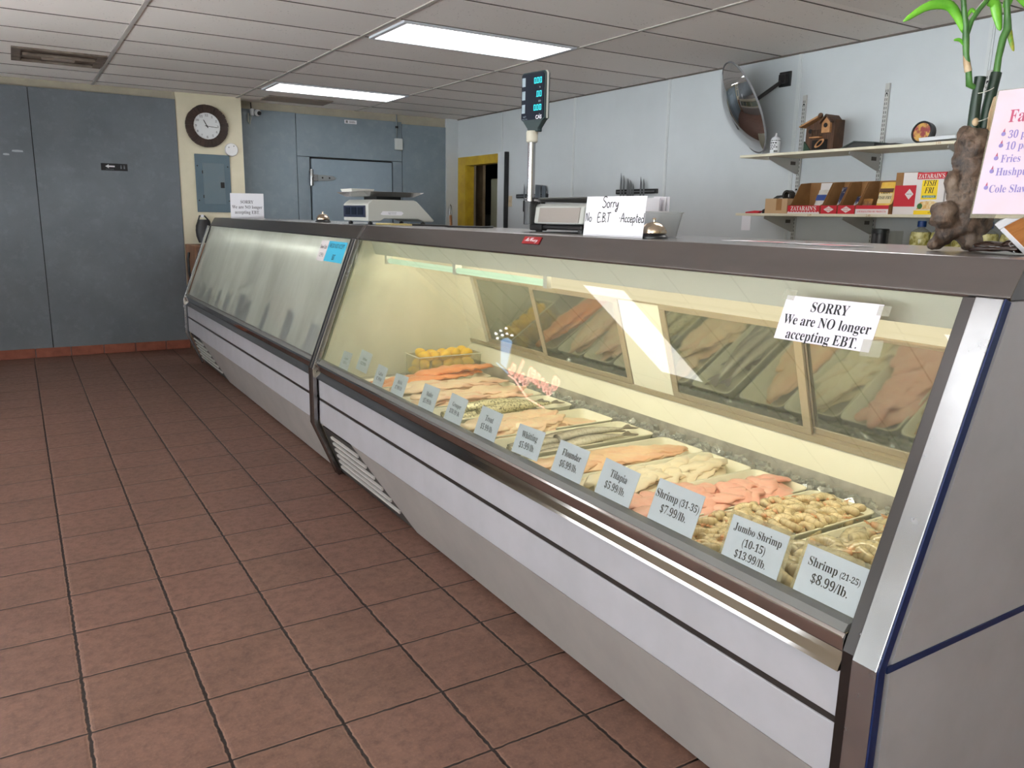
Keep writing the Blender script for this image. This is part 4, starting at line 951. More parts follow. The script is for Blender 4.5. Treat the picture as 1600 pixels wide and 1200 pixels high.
# handwritten notice
SK = {  # strokes in a unit em box
 'S': (0.62, [[(0.58, 0.86), (0.45, 0.98), (0.22, 0.95), (0.10, 0.80), (0.18, 0.62), (0.42, 0.48), (0.52, 0.30), (0.42, 0.08), (0.20, 0.0), (0.02, 0.10)]]),
 'o': (0.48, [[(0.22, 0.48), (0.06, 0.36), (0.06, 0.12), (0.2, 0.0), (0.36, 0.1), (0.38, 0.34), (0.24, 0.48)]]),
 'r': (0.36, [[(0.08, 0.48), (0.06, 0.0)], [(0.06, 0.28), (0.16, 0.44), (0.32, 0.46)]]),
 'y': (0.46, [[(0.04, 0.46), (0.08, 0.18), (0.22, 0.10), (0.36, 0.44)], [(0.38, 0.46), (0.34, 0.0), (0.22, -0.34), (0.04, -0.26), (0.36, 0.02)]]),
 'N': (0.66, [[(0.08, 0.0), (0.12, 0.92), (0.46, 0.04), (0.54, 0.98)]]),
 'E': (0.56, [[(0.50, 0.94), (0.10, 0.92), (0.06, 0.02), (0.48, 0.02)], [(0.08, 0.48), (0.40, 0.52)]]),
 'B': (0.58, [[(0.10, 0.0), (0.12, 0.94)], [(0.06, 0.94), (0.40, 0.90), (0.46, 0.68), (0.14, 0.52), (0.48, 0.40), (0.48, 0.14), (0.08, 0.0)]]),
 'T': (0.64, [[(0.02, 0.94), (0.62, 1.0)], [(0.30, 0.96), (0.24, 0.0)]]),
 '.': (0.20, [[(0.02, 0.03), (0.07, 0.07), (0.09, 0.02), (0.04, 0.01)]]), ' ': (0.34, []), '-': (0.22, [[(0.0, 0.4), (0.14, 0.42)]]),
 'A': (0.62, [[(0.02, 0.0), (0.34, 0.92), (0.50, 0.0)], [(0.06, 0.36), (0.56, 0.40)]]),
 'c': (0.38, [[(0.34, 0.40), (0.20, 0.48), (0.06, 0.30), (0.10, 0.06), (0.34, 0.06)]]),
 'e': (0.42, [[(0.06, 0.24), (0.34, 0.30), (0.28, 0.46), (0.10, 0.42), (0.06, 0.14), (0.20, 0.0), (0.38, 0.08)]]),
 'p': (0.46, [[(0.08, 0.46), (0.06, -0.36)], [(0.08, 0.36), (0.26, 0.48), (0.38, 0.30), (0.26, 0.04), (0.08, 0.08)]]),
 't': (0.34, [[(0.16, 0.84), (0.14, 0.10), (0.28, 0.02)], [(0.02, 0.54), (0.32, 0.58)]]),
 'd': (0.48, [[(0.36, 0.40), (0.16, 0.44), (0.06, 0.18), (0.20, 0.0), (0.38, 0.14)], [(0.42, 0.94), (0.38, 0.0)]]), }
def scrawl(mb, s, x, y, size, m, r):
    rr = random.Random(len(s))
    for ch in s:
        w, st = SK[ch]
        for pl in st:
            pts = []
            for i in range(len(pl)-1):            # light smoothing of the pen stroke
                p0 = V(pl[max(i-1, 0)]); p1 = V(pl[i]); p2 = V(pl[i+1]); p3 = V(pl[min(i+2, len(pl)-1)])
                for q in range(4):
                    u = q/4; pts.append(0.5*((2*p1)+(p2-p0)*u+(2*p0-5*p1+4*p2-p3)*u*u+(3*p1-p0-3*p2+p3)*u**3))
            pts.append(V(pl[-1]))
            L, Rr = [], []
            for i, p in enumerate(pts):
                d = pts[min(i+1, len(pts)-1)]-pts[max(i-1, 0)]; d = d.normalized() if d.length > 1e-6 else V((1, 0)); nn = V((-d.y, d.x))*r
                a = p*size; L.append((x+a.x+nn.x, y+a.y+nn.y)); Rr.append((x+a.x-nn.x, y+a.y-nn.y))
            va = [mb.bm.verts.new(m @ V((a[0], a[1], 0.0008))) for a in L]; vb = [mb.bm.verts.new(m @ V((a[0], a[1], 0.0008))) for a in Rr]
            for i in range(len(va)-1): mb.bm.faces.new((va[i], vb[i], vb[i+1], va[i+1]))
        x += w*size
m = frame((1.655, 2.062, CT+0.064), V((0.03, -1, 0)), V((0.10, 0, 1)))
t = thing('paper_notice', 'white handwritten Sorry No E.B.T Accepted notice standing on the counter', 'notice', mtx=m)
build('sheet', MB().box(-0.147, 0.147, -0.064, 0.066, -0.0016, 0.0, m), m_paper, t)
hw = MB(); scrawl(hw, 'Sorry', -0.062, 0.030, 0.036, m, 0.0017); scrawl(hw, 'No', -0.143, -0.016, 0.031, m, 0.0016); scrawl(hw, 'E.B.T', -0.080, -0.017, 0.031, m, 0.0016); scrawl(hw, '-Accepted', 0.030, -0.016, 0.0315, m, 0.0015)
build('handwriting', hw, m_ink, t, fixn=False)
build('back_stand', MB().prism([(-0.062, -0.0018), (-0.062, -0.05), (0.03, -0.003)], -0.06, 0.06, 'x', m @ Matrix(((1, 0, 0, 0), (0, 1, 0, 0), (0, 0, 1, 0), (0, 0, 0, 1)))), m_paper, t)
# white SORRY sheet at the far end of the counter
m = frame((1.760, 7.30, CT+0.117), V((0.90, -0.43, 0)), V((0, 0.05, 1)))
t = thing('paper_notice', 'white printed SORRY notice standing at the far end of the counter', 'notice', mtx=m)
build('sheet', MB().box(-0.142, 0.142, -0.117, 0.098, -0.0016, 0.0, m), m_paper, t)
text([('SORRY', 0.040), ('We are NO longer', 0.040), ('accepting EBT.', 0.040)], m @ T(0, -0.022, 0), M('faded_ink', hexc((96, 92, 100)), 0.7), t, sx=0.82, lead=1.1)
build('sheet_foot', MB().box(-0.142, 0.142, -0.1172, -0.113, -0.055, -0.0016, m), m_paper, t)
# service bells
m_bell = M('bell_brass_nickel', (0.62, 0.52, 0.40), 0.2, 1.0)
def bell(x, y, s, label):
    t = thing('service_bell', label, 'bell', (x, y, CT), group='counter bells')
    build('base', MB().lathe([(0.046*s, CT), (0.046*s, CT+0.006*s), (0.036*s, CT+0.016*s), (0.012*s, CT+0.018*s)], (x, y, 0), 28), m_black, t, smooth=40)
    build('dome', MB().lathe([(0.040*s, CT+0.016*s), (0.041*s, CT+0.019*s), (0.036*s, CT+0.034*s), (0.024*s, CT+0.046*s), (0.008*s, CT+0.051*s)], (x, y, 0), 28), m_bell, t, smooth=50)
    build('button', MB().lathe([(0.004*s, CT+0.050*s), (0.004*s, CT+0.058*s), (0.007*s, CT+0.059*s), (0.006*s, CT+0.063*s), (0.002*s, CT+0.064*s)], (x, y, 0), 12), m_bell, t, smooth=50)
bell(1.705, 1.922, 1.0, 'brass domed service bell in front of the plastic tub of slips')
bell(1.705, 5.10, 1.05, 'small brass domed service bell farther along the counter, before the far scale')
# tub of paper slips
t = thing('plastic_tub', 'clear plastic deli tub holding paper slips', 'tub', (1.90, 2.11, CT))
m_tub = glass_mat('frosted_tub_plastic', 0.45, (0.95, 0.96, 0.96), None, (0.82, 0.85, 0.85))
build('tub_wall', MB().lathe([(0.056, CT+0.001), (0.074, CT+0.080), (0.078, CT+0.082), (0.078, CT+0.085), (0.073, CT+0.085), (0.0545, CT+0.004)], (1.90, 2.11, 0), 32), m_tub, t, smooth=40)
rr = random.Random(3)
for k in range(9):
    m = T(1.868+k*0.0065, 2.125+rr.uniform(-0.012, 0.012), CT+0.006) @ rot(rr.uniform(-0.25, 0.1), 0, 0) @ rot(0, rr.uniform(-0.03, 0.10), rr.uniform(-0.10, 0.06))
    solo('paper_slip', MB().box(-0.0006, 0.0006, -0.036, 0.040, 0, 0.118+rr.uniform(-0.006, 0.014), m), m_paper, 'white paper slip standing upright in the clear plastic tub', 'paper slip', 'paper slips in the tub')
# loose flyers on the counter
m_redprint = M('flyer_red_print', hexc((196, 92, 92)), 0.7)
for k, (x, y, w, h, r, lb) in enumerate(((1.86, 1.62, 0.11, 0.21, 0.1, 'loose flyer on the counter nearest the plastic tub'), (1.84, 1.38, 0.11, 0.20, -0.15, 'loose flyer on the counter nearest the driftwood planter'))):
    m = T(x, y, CT+0.0008) @ rot(r)
    t = thing('flyer', lb, 'flyer', mtx=m)
    build('sheet', MB().box(-w/2, w/2, -h/2, h/2, 0, 0.0012, m), m_paper, t)
    build('printed_block', MB().box(-w*0.4, w*0.1, -h*0.4, h*0.1, 0.0012, 0.0016, m), m_redprint, t)

# ---- driftwood planter with dracaena canes
OX, OY = 1.90, 1.068
RH = V((_r0.x, _r0.y, 0)); FH = V((_r0.y*-1, _r0.x, 0))      # sideways and inward directions at the planter
def dp(u, z, d=0.0): return V((OX, OY, 0))+RH*u+FH*d+V((0, 0, CT+z))
mb = MB()
for u, z, d, a, b, c in ((0.004, 0.235, 0.0, 0.040, 0.040, 0.046), (0.008, 0.185, 0.0, 0.042, 0.042, 0.05), (0.011, 0.135, 0.0, 0.044, 0.044, 0.05), (0.012, 0.09, 0.0, 0.050, 0.046, 0.045), (0.004, 0.055, 0.0, 0.052, 0.046, 0.032),
        (-0.016, 0.262, 0.0, 0.018, 0.022, 0.022), (-0.030, 0.204, -0.006, 0.013, 0.016, 0.018), (-0.038, 0.155, -0.008, 0.016, 0.02, 0.029), (-0.030, 0.128, -0.008, 0.016, 0.02, 0.02), (-0.056, 0.092, -0.018, 0.029, 0.03, 0.022), (-0.054, 0.068, -0.018, 0.030, 0.03, 0.017),
        (0.050, 0.072, 0.0, 0.020, 0.026, 0.036), (0.020, 0.268, 0.006, 0.022, 0.024, 0.014)):
    mb.ball(dp(u, z, d), (a, b, c), 16, 10)
for a, b, r0, r1 in (((-0.03, 0.05), (-0.066, 0.014), 0.026, 0.015), ((0.01, 0.05), (0.020, 0.016), 0.034, 0.024)):
    mb.tube([dp(a[0], a[1], -0.01), dp((a[0]+b[0])/2, (a[1]+b[1])/2, -0.015), dp(b[0], b[1], -0.02)], [r0, (r0+r1)/2, r1], 12)
mb.ball(dp(-0.068, 0.012, -0.022), (0.021, 0.018, 0.013), 12, 8); mb.ball(dp(0.020, 0.015, -0.02), (0.028, 0.026, 0.016), 12, 8)
t = thing('driftwood_planter', 'knobbly brown driftwood planter at the near end of the counter', 'planter', (OX, OY, CT))
def wood_mat():
    q = NT('weathered_driftwood'); n1 = q.noise(14, 6, 0.7); n2 = q.noise(45, 5, 0.7, q.vscale(q.obj(), (1, 1, 0.4)), 1.0); n3 = q.noise(7, 4, 0.6)
    col = q.mix(q.ramp(n1, 0.36, 0.62), c4(hexc((48, 36, 30))), c4(hexc((112, 88, 70))))
    col = q.mix(q.math('MULTIPLY', q.ramp(n3, 0.48, 0.68), 0.7), col, c4(hexc((130, 118, 106))))
    col = q.mix(q.math('MULTIPLY', q.ramp(n2, 0.5, 0.66), 0.75), col, c4(hexc((28, 22, 20))))
    p = q.princ(Base_Color=col, Roughness=0.55, Normal=q.bump(q.math('ADD', n1, q.math('MULTIPLY', n2, 0.5)), 0.7, 0.008)); return q.done(p.outputs[0])
tr_ = build('driftwood', mb, wood_mat(), t)
rm = tr_.modifiers.new('remesh', 'REMESH'); rm.mode = 'VOXEL'; rm.voxel_size = 0.004; rm.use_smooth_shade = True
sm = tr_.modifiers.new('smooth', 'SMOOTH'); sm.factor = 0.6; sm.iterations = 10
tx = bpy.data.textures.new('grain', 'CLOUDS'); tx.noise_scale = 0.018
dm = tr_.modifiers.new('grain', 'DISPLACE'); dm.texture = tx; dm.strength = 0.011; dm.mid_level = 0.5; dm.texture_coords = 'LOCAL'
p = thing('potted_plant', 'lucky bamboo canes with green leaves growing out of the driftwood planter', 'plant', tuple(dp(0.01, 0.27)))
m_cane = M('dark_green_cane', hexc((26, 50, 34)), 0.35, c2=hexc((18, 36, 26)), ns=20)
m_stem = M('green_stem', hexc((48, 92, 40)), 0.4, c2=hexc((74, 122, 52)), ns=18)
m_leaf = M('bright_green_leaf', hexc((86, 160, 40)), 0.35, c2=hexc((120, 190, 60)), ns=14)
m_wire = M('pale_wire', hexc((200, 200, 190)), 0.5)
m_cut = M('pale_cut_wood', hexc((196, 172, 140)), 0.7, c2=hexc((160, 130, 96)), ns=20)
build('cane', MB().tube([dp(-0.003, 0.255), dp(-0.004, 0.327), dp(-0.003, 0.362), dp(-0.001, 0.389)], [0.0125, 0.0115, 0.011, 0.0125], 14), m_cane, p, smooth=40)
build('cane', MB().tube([dp(0.022, 0.255), dp(0.025, 0.321), dp(0.030, 0.369), dp(0.034, 0.399)], [0.0135, 0.0125, 0.0115, 0.0115], 14), m_cane, p, smooth=40)
build('cut_patch', MB().prism([(0.0, 0.0), (0.013, 0.004), (0.015, 0.04), (0.010, 0.078), (0.006, 0.075), (0.0, 0.04)], 0.0, 0.004, 'z', frame(dp(0.020, 0.268, -0.0150), RH, V((0.1*RH.x, 0.1*RH.y, 1)))), m_cut, p)
build('cut_patch', MB().ball(dp(-0.004, 0.290, -0.009), (0.008, 0.007, 0.010), 10, 8), m_cut, p, smooth=60)
build('stem', MB().tube([dp(-0.010, 0.366), dp(-0.024, 0.372), dp(-0.030, 0.403), dp(-0.040, 0.436), dp(-0.045, 0.470), dp(-0.049, 0.497), dp(-0.056, 0.524), dp(-0.064, 0.563), dp(-0.070, 0.62)], [0.006, 0.0075, 0.0065, 0.0065, 0.0075, 0.0065, 0.006, 0.0055, 0.005], 10), m_stem, p, smooth=60)
build('stem', MB().tube([dp(-0.045, 0.476), dp(-0.038, 0.507), dp(-0.024, 0.531), dp(-0.002, 0.560), dp(0.012, 0.58)], [0.006, 0.0055, 0.0055, 0.005, 0.004], 10), m_stem, p, smooth=60)
build('stem', MB().tube([dp(0.034, 0.395), dp(0.034, 0.431), dp(0.038, 0.472), dp(0.045, 0.492), dp(0.041, 0.519), dp(0.032, 0.565), dp(0.028, 0.62)], [0.0075, 0.007, 0.008, 0.009, 0.007, 0.0055, 0.005], 10), m_stem, p, smooth=60)
build('dry_sheath', MB().tube([dp(-0.030, 0.400), dp(-0.036, 0.418), dp(-0.045, 0.434)], [0.0078, 0.0072, 0.0016], 10), m_cut, p, smooth=60)
for z in (0.30, 0.362):
    wr = MB(); wr.tube([dp(0.010+0.030*math.cos(a)*0.7, z+0.01*math.sin(a+1), 0.018*math.sin(a)-0.0) for a in [k*0.5 for k in range(14)]], 0.0009, 6); build('tie_wire', wr, m_wire, p)
def leaf(pts, w, mat=None, tip=None):
    mb = MB(); pts = [V(q) for q in pts]; P_ = []
    n = 14
    def cr(u):
        k = min(int(u*(len(pts)-1)), len(pts)-2); s = u*(len(pts)-1)-k
        p0, p1, p2, p3 = pts[max(k-1, 0)], pts[k], pts[k+1], pts[min(k+2, len(pts)-1)]
        return 0.5*((2*p1)+(p2-p0)*s+(2*p0-5*p1+4*p2-p3)*s*s+(3*p1-p0-3*p2+p3)*s**3)
    def f(u, v):
        c = cr(u); d = (cr(min(1, u+0.02))-cr(max(0, u-0.02))).normalized(); side = d.cross(FH).normalized()
        ww = w*(0.22+0.78*math.sin(PI*min(1, 0.12+0.88*u))**0.8)*(1 if u < 0.97 else 0.5)
        s = (v-0.5)*2
        return c+side*(ww*s)+FH*(ww*0.5*(abs(s)**1.5))
    mb.grid(f, n, 6)
    o = build('leaf', mb, mat or m_leaf, p, smooth=180)
    so = o.modifiers.new('thick', 'SOLIDIFY'); so.thickness = 0.0008
    return o
leaf([dp(-0.048, 0.485), dp(-0.070, 0.521), dp(-0.094, 0.541), dp(-0.139, 0.536), dp(-0.190, 0.503)], 0.0115)
leaf([dp(-0.046, 0.455), dp(-0.058, 0.467), dp(-0.072, 0.466)], 0.0035)
leaf([dp(-0.006, 0.548), dp(0.012, 0.545), dp(0.021, 0.520), dp(0.030, 0.488)], 0.0125)
leaf([dp(0.044, 0.510), dp(0.053, 0.482), dp(0.066, 0.445)], 0.0065, M('yellow_tipped_leaf', hexc((96, 150, 44)), 0.4, c2=hexc((214, 176, 60)), ns=22))
leaf([dp(-0.03, 0.523), dp(-0.040, 0.53), dp(-0.05, 0.512)], 0.004)
leaf([dp(0.036, 0.535), dp(0.048, 0.572), dp(0.064, 0.562), dp(0.090, 0.532)], 0.012)
leaf([dp(-0.070, 0.60), dp(-0.10, 0.63), dp(-0.14, 0.605), dp(-0.158, 0.562)], 0.010)
leaf([dp(-0.069, 0.61), dp(-0.06, 0.68), dp(-0.02, 0.70)], 0.012); leaf([dp(0.028, 0.61), dp(0.02, 0.68), dp(-0.01, 0.72)], 0.012)

# ---- menu sheet in a stand, cut off by the picture edge
m = frame((1.712, 0.838, CT+0.205), V((0.0, -1, 0)), V((0.16, 0.0, 1)))
t = thing('menu_stand', 'pale pink Family menu sheet in a clear stand at the near corner of the counter', 'sign', (1.74, 0.83, CT))
build('sheet', MB().box(-0.094, 0.12, -0.124, 0.124, -0.0015, 0.0, m), M('pink_menu_paper', hexc((208, 184, 192)), 0.75, c2=hexc((202, 190, 206)), ns=6), t)
build('sleeve', MB().box(-0.098, 0.124, -0.132, 0.126, -0.004, -0.002, m), m_sleeve, t)
m_mr, m_mp = M('menu_red_ink', hexc((170, 76, 102)), 0.7), M('menu_purple_ink', hexc((128, 116, 172)), 0.7)
def mline(s, x, z, size, mat): text([(s, size)], m @ T(x, z, 0), mat, t, align='l', sx=0.8)
mline('Family', -0.062, 0.070, 0.036, m_mr)
for s, x, z in (('30 pcs - ', -0.056, 0.034), ('10 pcs - F', -0.056, 0.011), ('Fries', -0.060, -0.014), ('Hushpuppies', -0.064, -0.040), ('Cole Slaw', -0.070, -0.074)):
    mline(s, x, z, 0.022, m_mp)
bu, bf = MB(), MB()
for x, z in ((-0.066, 0.034), (-0.066, 0.011), (-0.070, -0.014), (-0.073, -0.040), (-0.077, -0.073)):
    bu.lathe([(0.0001, 0.0008), (0.0042, 0.0008), (0.0042, 0.0014), (0.0001, 0.0014)], n=10, m=m @ T(x, z+0.002, 0), cap=False)
    bf.prism([(x-0.002, z+0.006), (x+0.002, z+0.006), (x+0.0008, z+0.013)], 0.0008, 0.0014, 'z', m)
build('bullet_print', bu, m_mp, t); build('bullet_flame_print', bf, m_mr, t)
build('stand_post', MB().tube([m @ V((0.06, -0.13, -0.006)), (1.78, 0.79, CT+0.03), (1.80, 0.79, CT)], 0.004, 8), m_chrome, t, smooth=60)
# white framed wood board leaning below it
mB = Matrix(((0.0, -0.12, 1, 1.745), (-1, 1.05, 0, 0.832), (0, 0.68, 0.1, CT+0.047), (0, 0, 0, 1)))
t = thing('framed_board', 'small white framed brown wood board lying tilted under the menu sheet', 'board', mtx=mB)
build('board_frame', MB().box(-0.05, 0.05, -0.046, -0.036, -0.004, 0.004, mB).box(-0.05, 0.05, 0.032, 0.044, -0.004, 0.004, mB).box(-0.05, -0.038, -0.036, 0.032, -0.004, 0.004, mB).box(0.04, 0.05, -0.036, 0.032, -0.004, 0.004, mB), M('white_frame', hexc((222, 218, 222)), 0.4), t, bevel=0.002)
build('board_panel', MB().box(-0.038, 0.04, -0.036, 0.032, -0.003, 0.001, mB), M('brown_wood_panel', hexc((176, 116, 62)), 0.5, c2=hexc((150, 92, 46)), ns=10, stretch=(1, 12, 1)), t)
# dark tinted salad-bar style lids and a wire loop behind
t = thing('sunglasses', 'dark tinted glasses with a wire rim lying on the counter below the menu', 'sunglasses', (1.83, 0.93, CT))
m_tint = M('dark_tinted_lens', (0.03, 0.012, 0.008), 0.08, coat=0.5)
build('lens', MB().ball((1.86, 0.97, CT+0.014), (0.026, 0.042, 0.012), 16, 8), m_tint, t, smooth=60)
build('lens', MB().ball((1.84, 0.90, CT+0.018), (0.024, 0.040, 0.016), 16, 8), m_tint, t, smooth=60)
build('temple_arm', MB().tube([(1.80, 0.985, CT+0.006), (1.78, 0.94, CT+0.010), (1.79, 0.88, CT+0.012)], 0.004, 8), m_tint, t, smooth=60)
build('wire_rim', MB().tube([(1.79, 0.885, CT+0.004), (1.79, 0.90, CT+0.022), (1.80, 0.885, CT+0.042)], 0.0016, 8), m_chrome, t, smooth=60)
# ================================================================== doorway in the white wall and what shows through it
m_yellow = M('yellow_door_paint', hexc((200, 168, 46)), 0.45, c2=hexc((176, 144, 40)), ns=6)
d = MB().box(WX-0.02, WX+0.0, 8.672, 8.865, 0, 2.085).box(WX-0.02, WX+0.10, 7.872, 8.672, 1.985, 2.085).box(WX, WX+0.10, 8.672, 8.690, 0, 2.0)
struct('door_1', d, m_yellow, bevel=0.003)
o = solo('door_track_board', MB().box(WX-0.045, WX-0.004, 7.725, 7.872, 0.0, 2.095), M('white_board', hexc((206, 210, 214)), 0.5), 'white upright board with screws at the near side of the yellow doorway', 'board', bevel=0.003)
solo('edge_strip', MB().box(WX-0.05, WX-0.005, 7.698, 7.722, 0.0, 2.09), m_black, 'narrow black edge strip beside the white upright board', 'trim strip')
# back room shell
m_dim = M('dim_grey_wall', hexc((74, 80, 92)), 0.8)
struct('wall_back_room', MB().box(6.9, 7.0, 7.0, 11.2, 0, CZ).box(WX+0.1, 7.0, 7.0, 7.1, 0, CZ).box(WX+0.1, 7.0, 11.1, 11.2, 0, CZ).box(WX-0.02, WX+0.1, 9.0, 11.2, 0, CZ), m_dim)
o = solo('tan_door', MB().box(5.12, 5.16, 9.04, 9.42, 0.02, 2.05), M('tan_door_paint', hexc((166, 148, 122)), 0.6, c2=hexc((146, 126, 100)), ns=4), 'worn tan door standing open inside the yellow doorway', 'door', bevel=0.003)
t = thing('water_heater', 'pale grey tank standing in the dark beyond the tan door', 'tank', (5.9, 10.10, 0))
build('tank', MB().lathe([(0.16, 0.1), (0.17, 0.12), (0.17, 1.35), (0.12, 1.42)], (5.9, 10.10, 0), 20), M('grey_tank', hexc((120, 122, 120)), 0.5), t, smooth=40)
build('foot', MB().lathe([(0.15, 0.0), (0.15, 0.1)], (5.9, 10.10, 0), 12), m_black, t)
t = thing('metal_cabinet', 'tall pale green cabinet at the near side of the back room seen through the doorway', 'cabinet', (5.3, 8.70, 0))
build('body', MB().box(5.20, 5.60, 8.55, 8.96, 0.0, 1.86), M('pale_green_metal', hexc((166, 168, 146)), 0.5, c2=hexc((150, 150, 126)), ns=3), t, bevel=0.004)
build('door', MB().box(5.188, 5.20, 8.56, 8.95, 0.06, 1.85), M('pale_green_door', hexc((172, 174, 152)), 0.5), t, bevel=0.003)
solo('parts_box', MB().box(5.22, 5.42, 8.60, 8.80, 1.862, 1.93), M('cream_box', hexc((206, 200, 180)), 0.7), 'small cream box on top of the pale green cabinet', 'box', bevel=0.003)
solo('dark_bundle', MB().ball((5.40, 8.92, 1.93), (0.12, 0.10, 0.07), 14, 8).ball((5.44, 8.85, 1.97), (0.10, 0.09, 0.05), 14, 8), M('dark_cloth', hexc((40, 38, 40)), 0.8), 'dark bundle heaped on top of the pale green cabinet', 'bundle', smooth=60)
t = thing('light_switch', 'beige switch plate on the white wall beside the yellow doorway', 'switch', (WX, 7.66, 1.56))
build('plate', MB().box(WX-0.007, WX-0.0005, 7.622, 7.695, 1.505, 1.620), M('beige_plate', hexc((206, 190, 164)), 0.5), t, bevel=0.002)
build('toggle', MB().box(WX-0.016, WX-0.006, 7.652, 7.664, 1.552, 1.575), M('beige_toggle', hexc((190, 172, 144)), 0.5), t, bevel=0.001)

t = thing('back_room_fill_lamp', 'unseen ceiling lamp added to light the back room beyond the yellow doorway', 'light', (5.0, 8.28, CZ))  # lamp added out of view to brighten what shows through the doorway
build('lamp_frame', MB().box(4.86, 5.14, 8.05, 8.50, CZ-0.03, CZ-0.0005), m_lampframe, t)
build('diffuser', MB().box(4.88, 5.12, 8.07, 8.48, CZ-0.036, CZ-0.03), light_mat('fill_lamp_diffuser', (1.0, 0.93, 0.82), 5.0), t)

# ---- knife racks
m_blade = M('knife_steel', (0.30, 0.31, 0.33), 0.3, 1.0)
m_handle = M('knife_handle_black', (0.02, 0.02, 0.022), 0.5)
def rack(y0, y1, z, label):
    t = thing('knife_rack', label, 'knife rack', (WX, (y0+y1)/2, z))
    build('strip', MB().box(WX-0.028, WX-0.0005, y0, y1, z-0.020, z+0.020), m_black, t, bevel=0.003)
    build('magnet_bar', MB().box(WX-0.031, WX-0.027, y0+0.02, y1-0.02, z-0.004, z+0.004), m_blade, t)
rack(5.255, 5.795, 1.633, 'black wall rack of knives behind the handwritten notice')
rack(6.915, 7.50, 1.614, 'black wall rack of knives nearer the yellow doorway, behind the pole')
def knife(y, z, tip, w, label, grp, lean=0.0, cleaver=False):
    x = WX-0.034; t = thing('kitchen_knife', label, 'knife', (x, y, z-0.17), group=grp)
    zb = z-0.05
    pr = [(y-w/2, zb), (y+w/2, zb), (y+w/2+lean, zb+(tip-zb)*0.6), (y+lean*1.5+w*0.3, tip), (y-w/2+lean, zb+(tip-zb)*0.7)] if not cleaver else [(y-w/2, zb), (y+w/2, zb), (y+w/2, tip), (y-w/2, tip-0.008)]
    build('blade', MB().prism(pr, x-0.001, x+0.001, 'x'), m_blade, t)
    build('handle', MB().prism([(y-w*0.4, zb+0.002), (y+w*0.4, zb+0.002), (y+w*0.45, zb-0.06), (y+w*0.5, zb-0.11), (y-w*0.35, zb-0.115), (y-w*0.3, zb-0.05)], x-0.008, x+0.006, 'x'), m_handle, t, bevel=0.002)
GB_ = 'narrow knives in the rack behind the notice'
for y, tip, w in ((5.715, 1.797, 0.022), (5.675, 1.775, 0.022), (5.545, 1.70, 0.020), (5.445, 1.757, 0.022), (5.405, 1.738, 0.022)):
    knife(y, 1.633, tip, w, 'narrow pointed knife standing blade up in the rack behind the handwritten notice', GB_)
knife(5.615, 1.633, 1.748, 0.036, 'wide knife blade in the middle of the rack behind the notice, beside its thinner twin', None); knife(5.578, 1.633, 1.732, 0.030, 'slightly shorter wide knife blade, second of the two in the middle of the notice rack', None)
for y, tip in ((7.325, 1.742), (7.25, 1.738)):
    knife(y, 1.614, tip, 0.022, 'narrow pointed knife in the rack left of the pole', 'narrow knives in the far rack')
knife(7.06, 1.614, 1.728, 0.105, 'broad square cleaver blade in the rack behind the pole', None, 0, True); knife(6.955, 1.614, 1.720, 0.07, 'broad dark knife beside the cleaver in the rack behind the pole', None, 0, True)

# ---- convex mirror on its arm
mc = V((4.44, 4.135, 2.172)); mn = V((-0.80, 0.50, -0.45)).normalized()
mm = frame(mc, mn.cross(V((0, 0, 1))), V((0, 0, 1))-mn*mn.z)
if (mm.to_3x3() @ V((0, 0, 1))).dot(mn) < 0: mm = mm @ Matrix.Rotation(PI, 4, 'Y')
t = thing('security_mirror', 'round convex security mirror on a black wall arm above the shelves', 'mirror', mtx=mm)
m_mirror = M('convex_mirror_face', (0.78, 0.80, 0.82), 0.05, 1.0, c2=(0.70, 0.72, 0.74), ns=7)
RM = 0.330; hgt = 0.115; SR = (RM*RM+hgt*hgt)/(2*hgt)
prof = [(max(0.0005, SR*math.sin(a)), SR*math.cos(a)-(SR-hgt)) for a in [math.asin(RM/SR)*k/12 for k in range(12, -1, -1)]]
build('mirror_dome', MB().lathe(prof, n=48, m=mm, cap=True), m_mirror, t, smooth=60)
build('mirror_rim', MB().lathe([(RM-0.006, -0.006), (RM+0.004, -0.006), (RM+0.004, 0.006), (RM-0.001, 0.007)], n=48, m=mm, cap=False), M('mirror_rim_grey', hexc((140, 142, 146)), 0.4), t, smooth=40)
build('mirror_back', MB().lathe([(0.001, -0.018), (RM-0.05, -0.014), (RM-0.006, -0.005)], n=48, m=mm, cap=False), M('mirror_back_grey', hexc((120, 122, 124)), 0.6), t, smooth=60)
wp = V((WX-0.012, 4.00, 2.372))
build('arm', MB().tube([mc-mn*0.016, mc+(wp-mc)*0.85, wp], [0.013, 0.013, 0.016], 12), m_black, t, smooth=40)
build('wall_bracket', MB().box(WX-0.014, WX-0.0005, wp.y-0.05, wp.y+0.05, wp.z-0.05, wp.z+0.05).box(WX-0.045, WX-0.012, wp.y-0.03, wp.y+0.03, wp.z-0.03, wp.z+0.03), m_black, t, bevel=0.004)

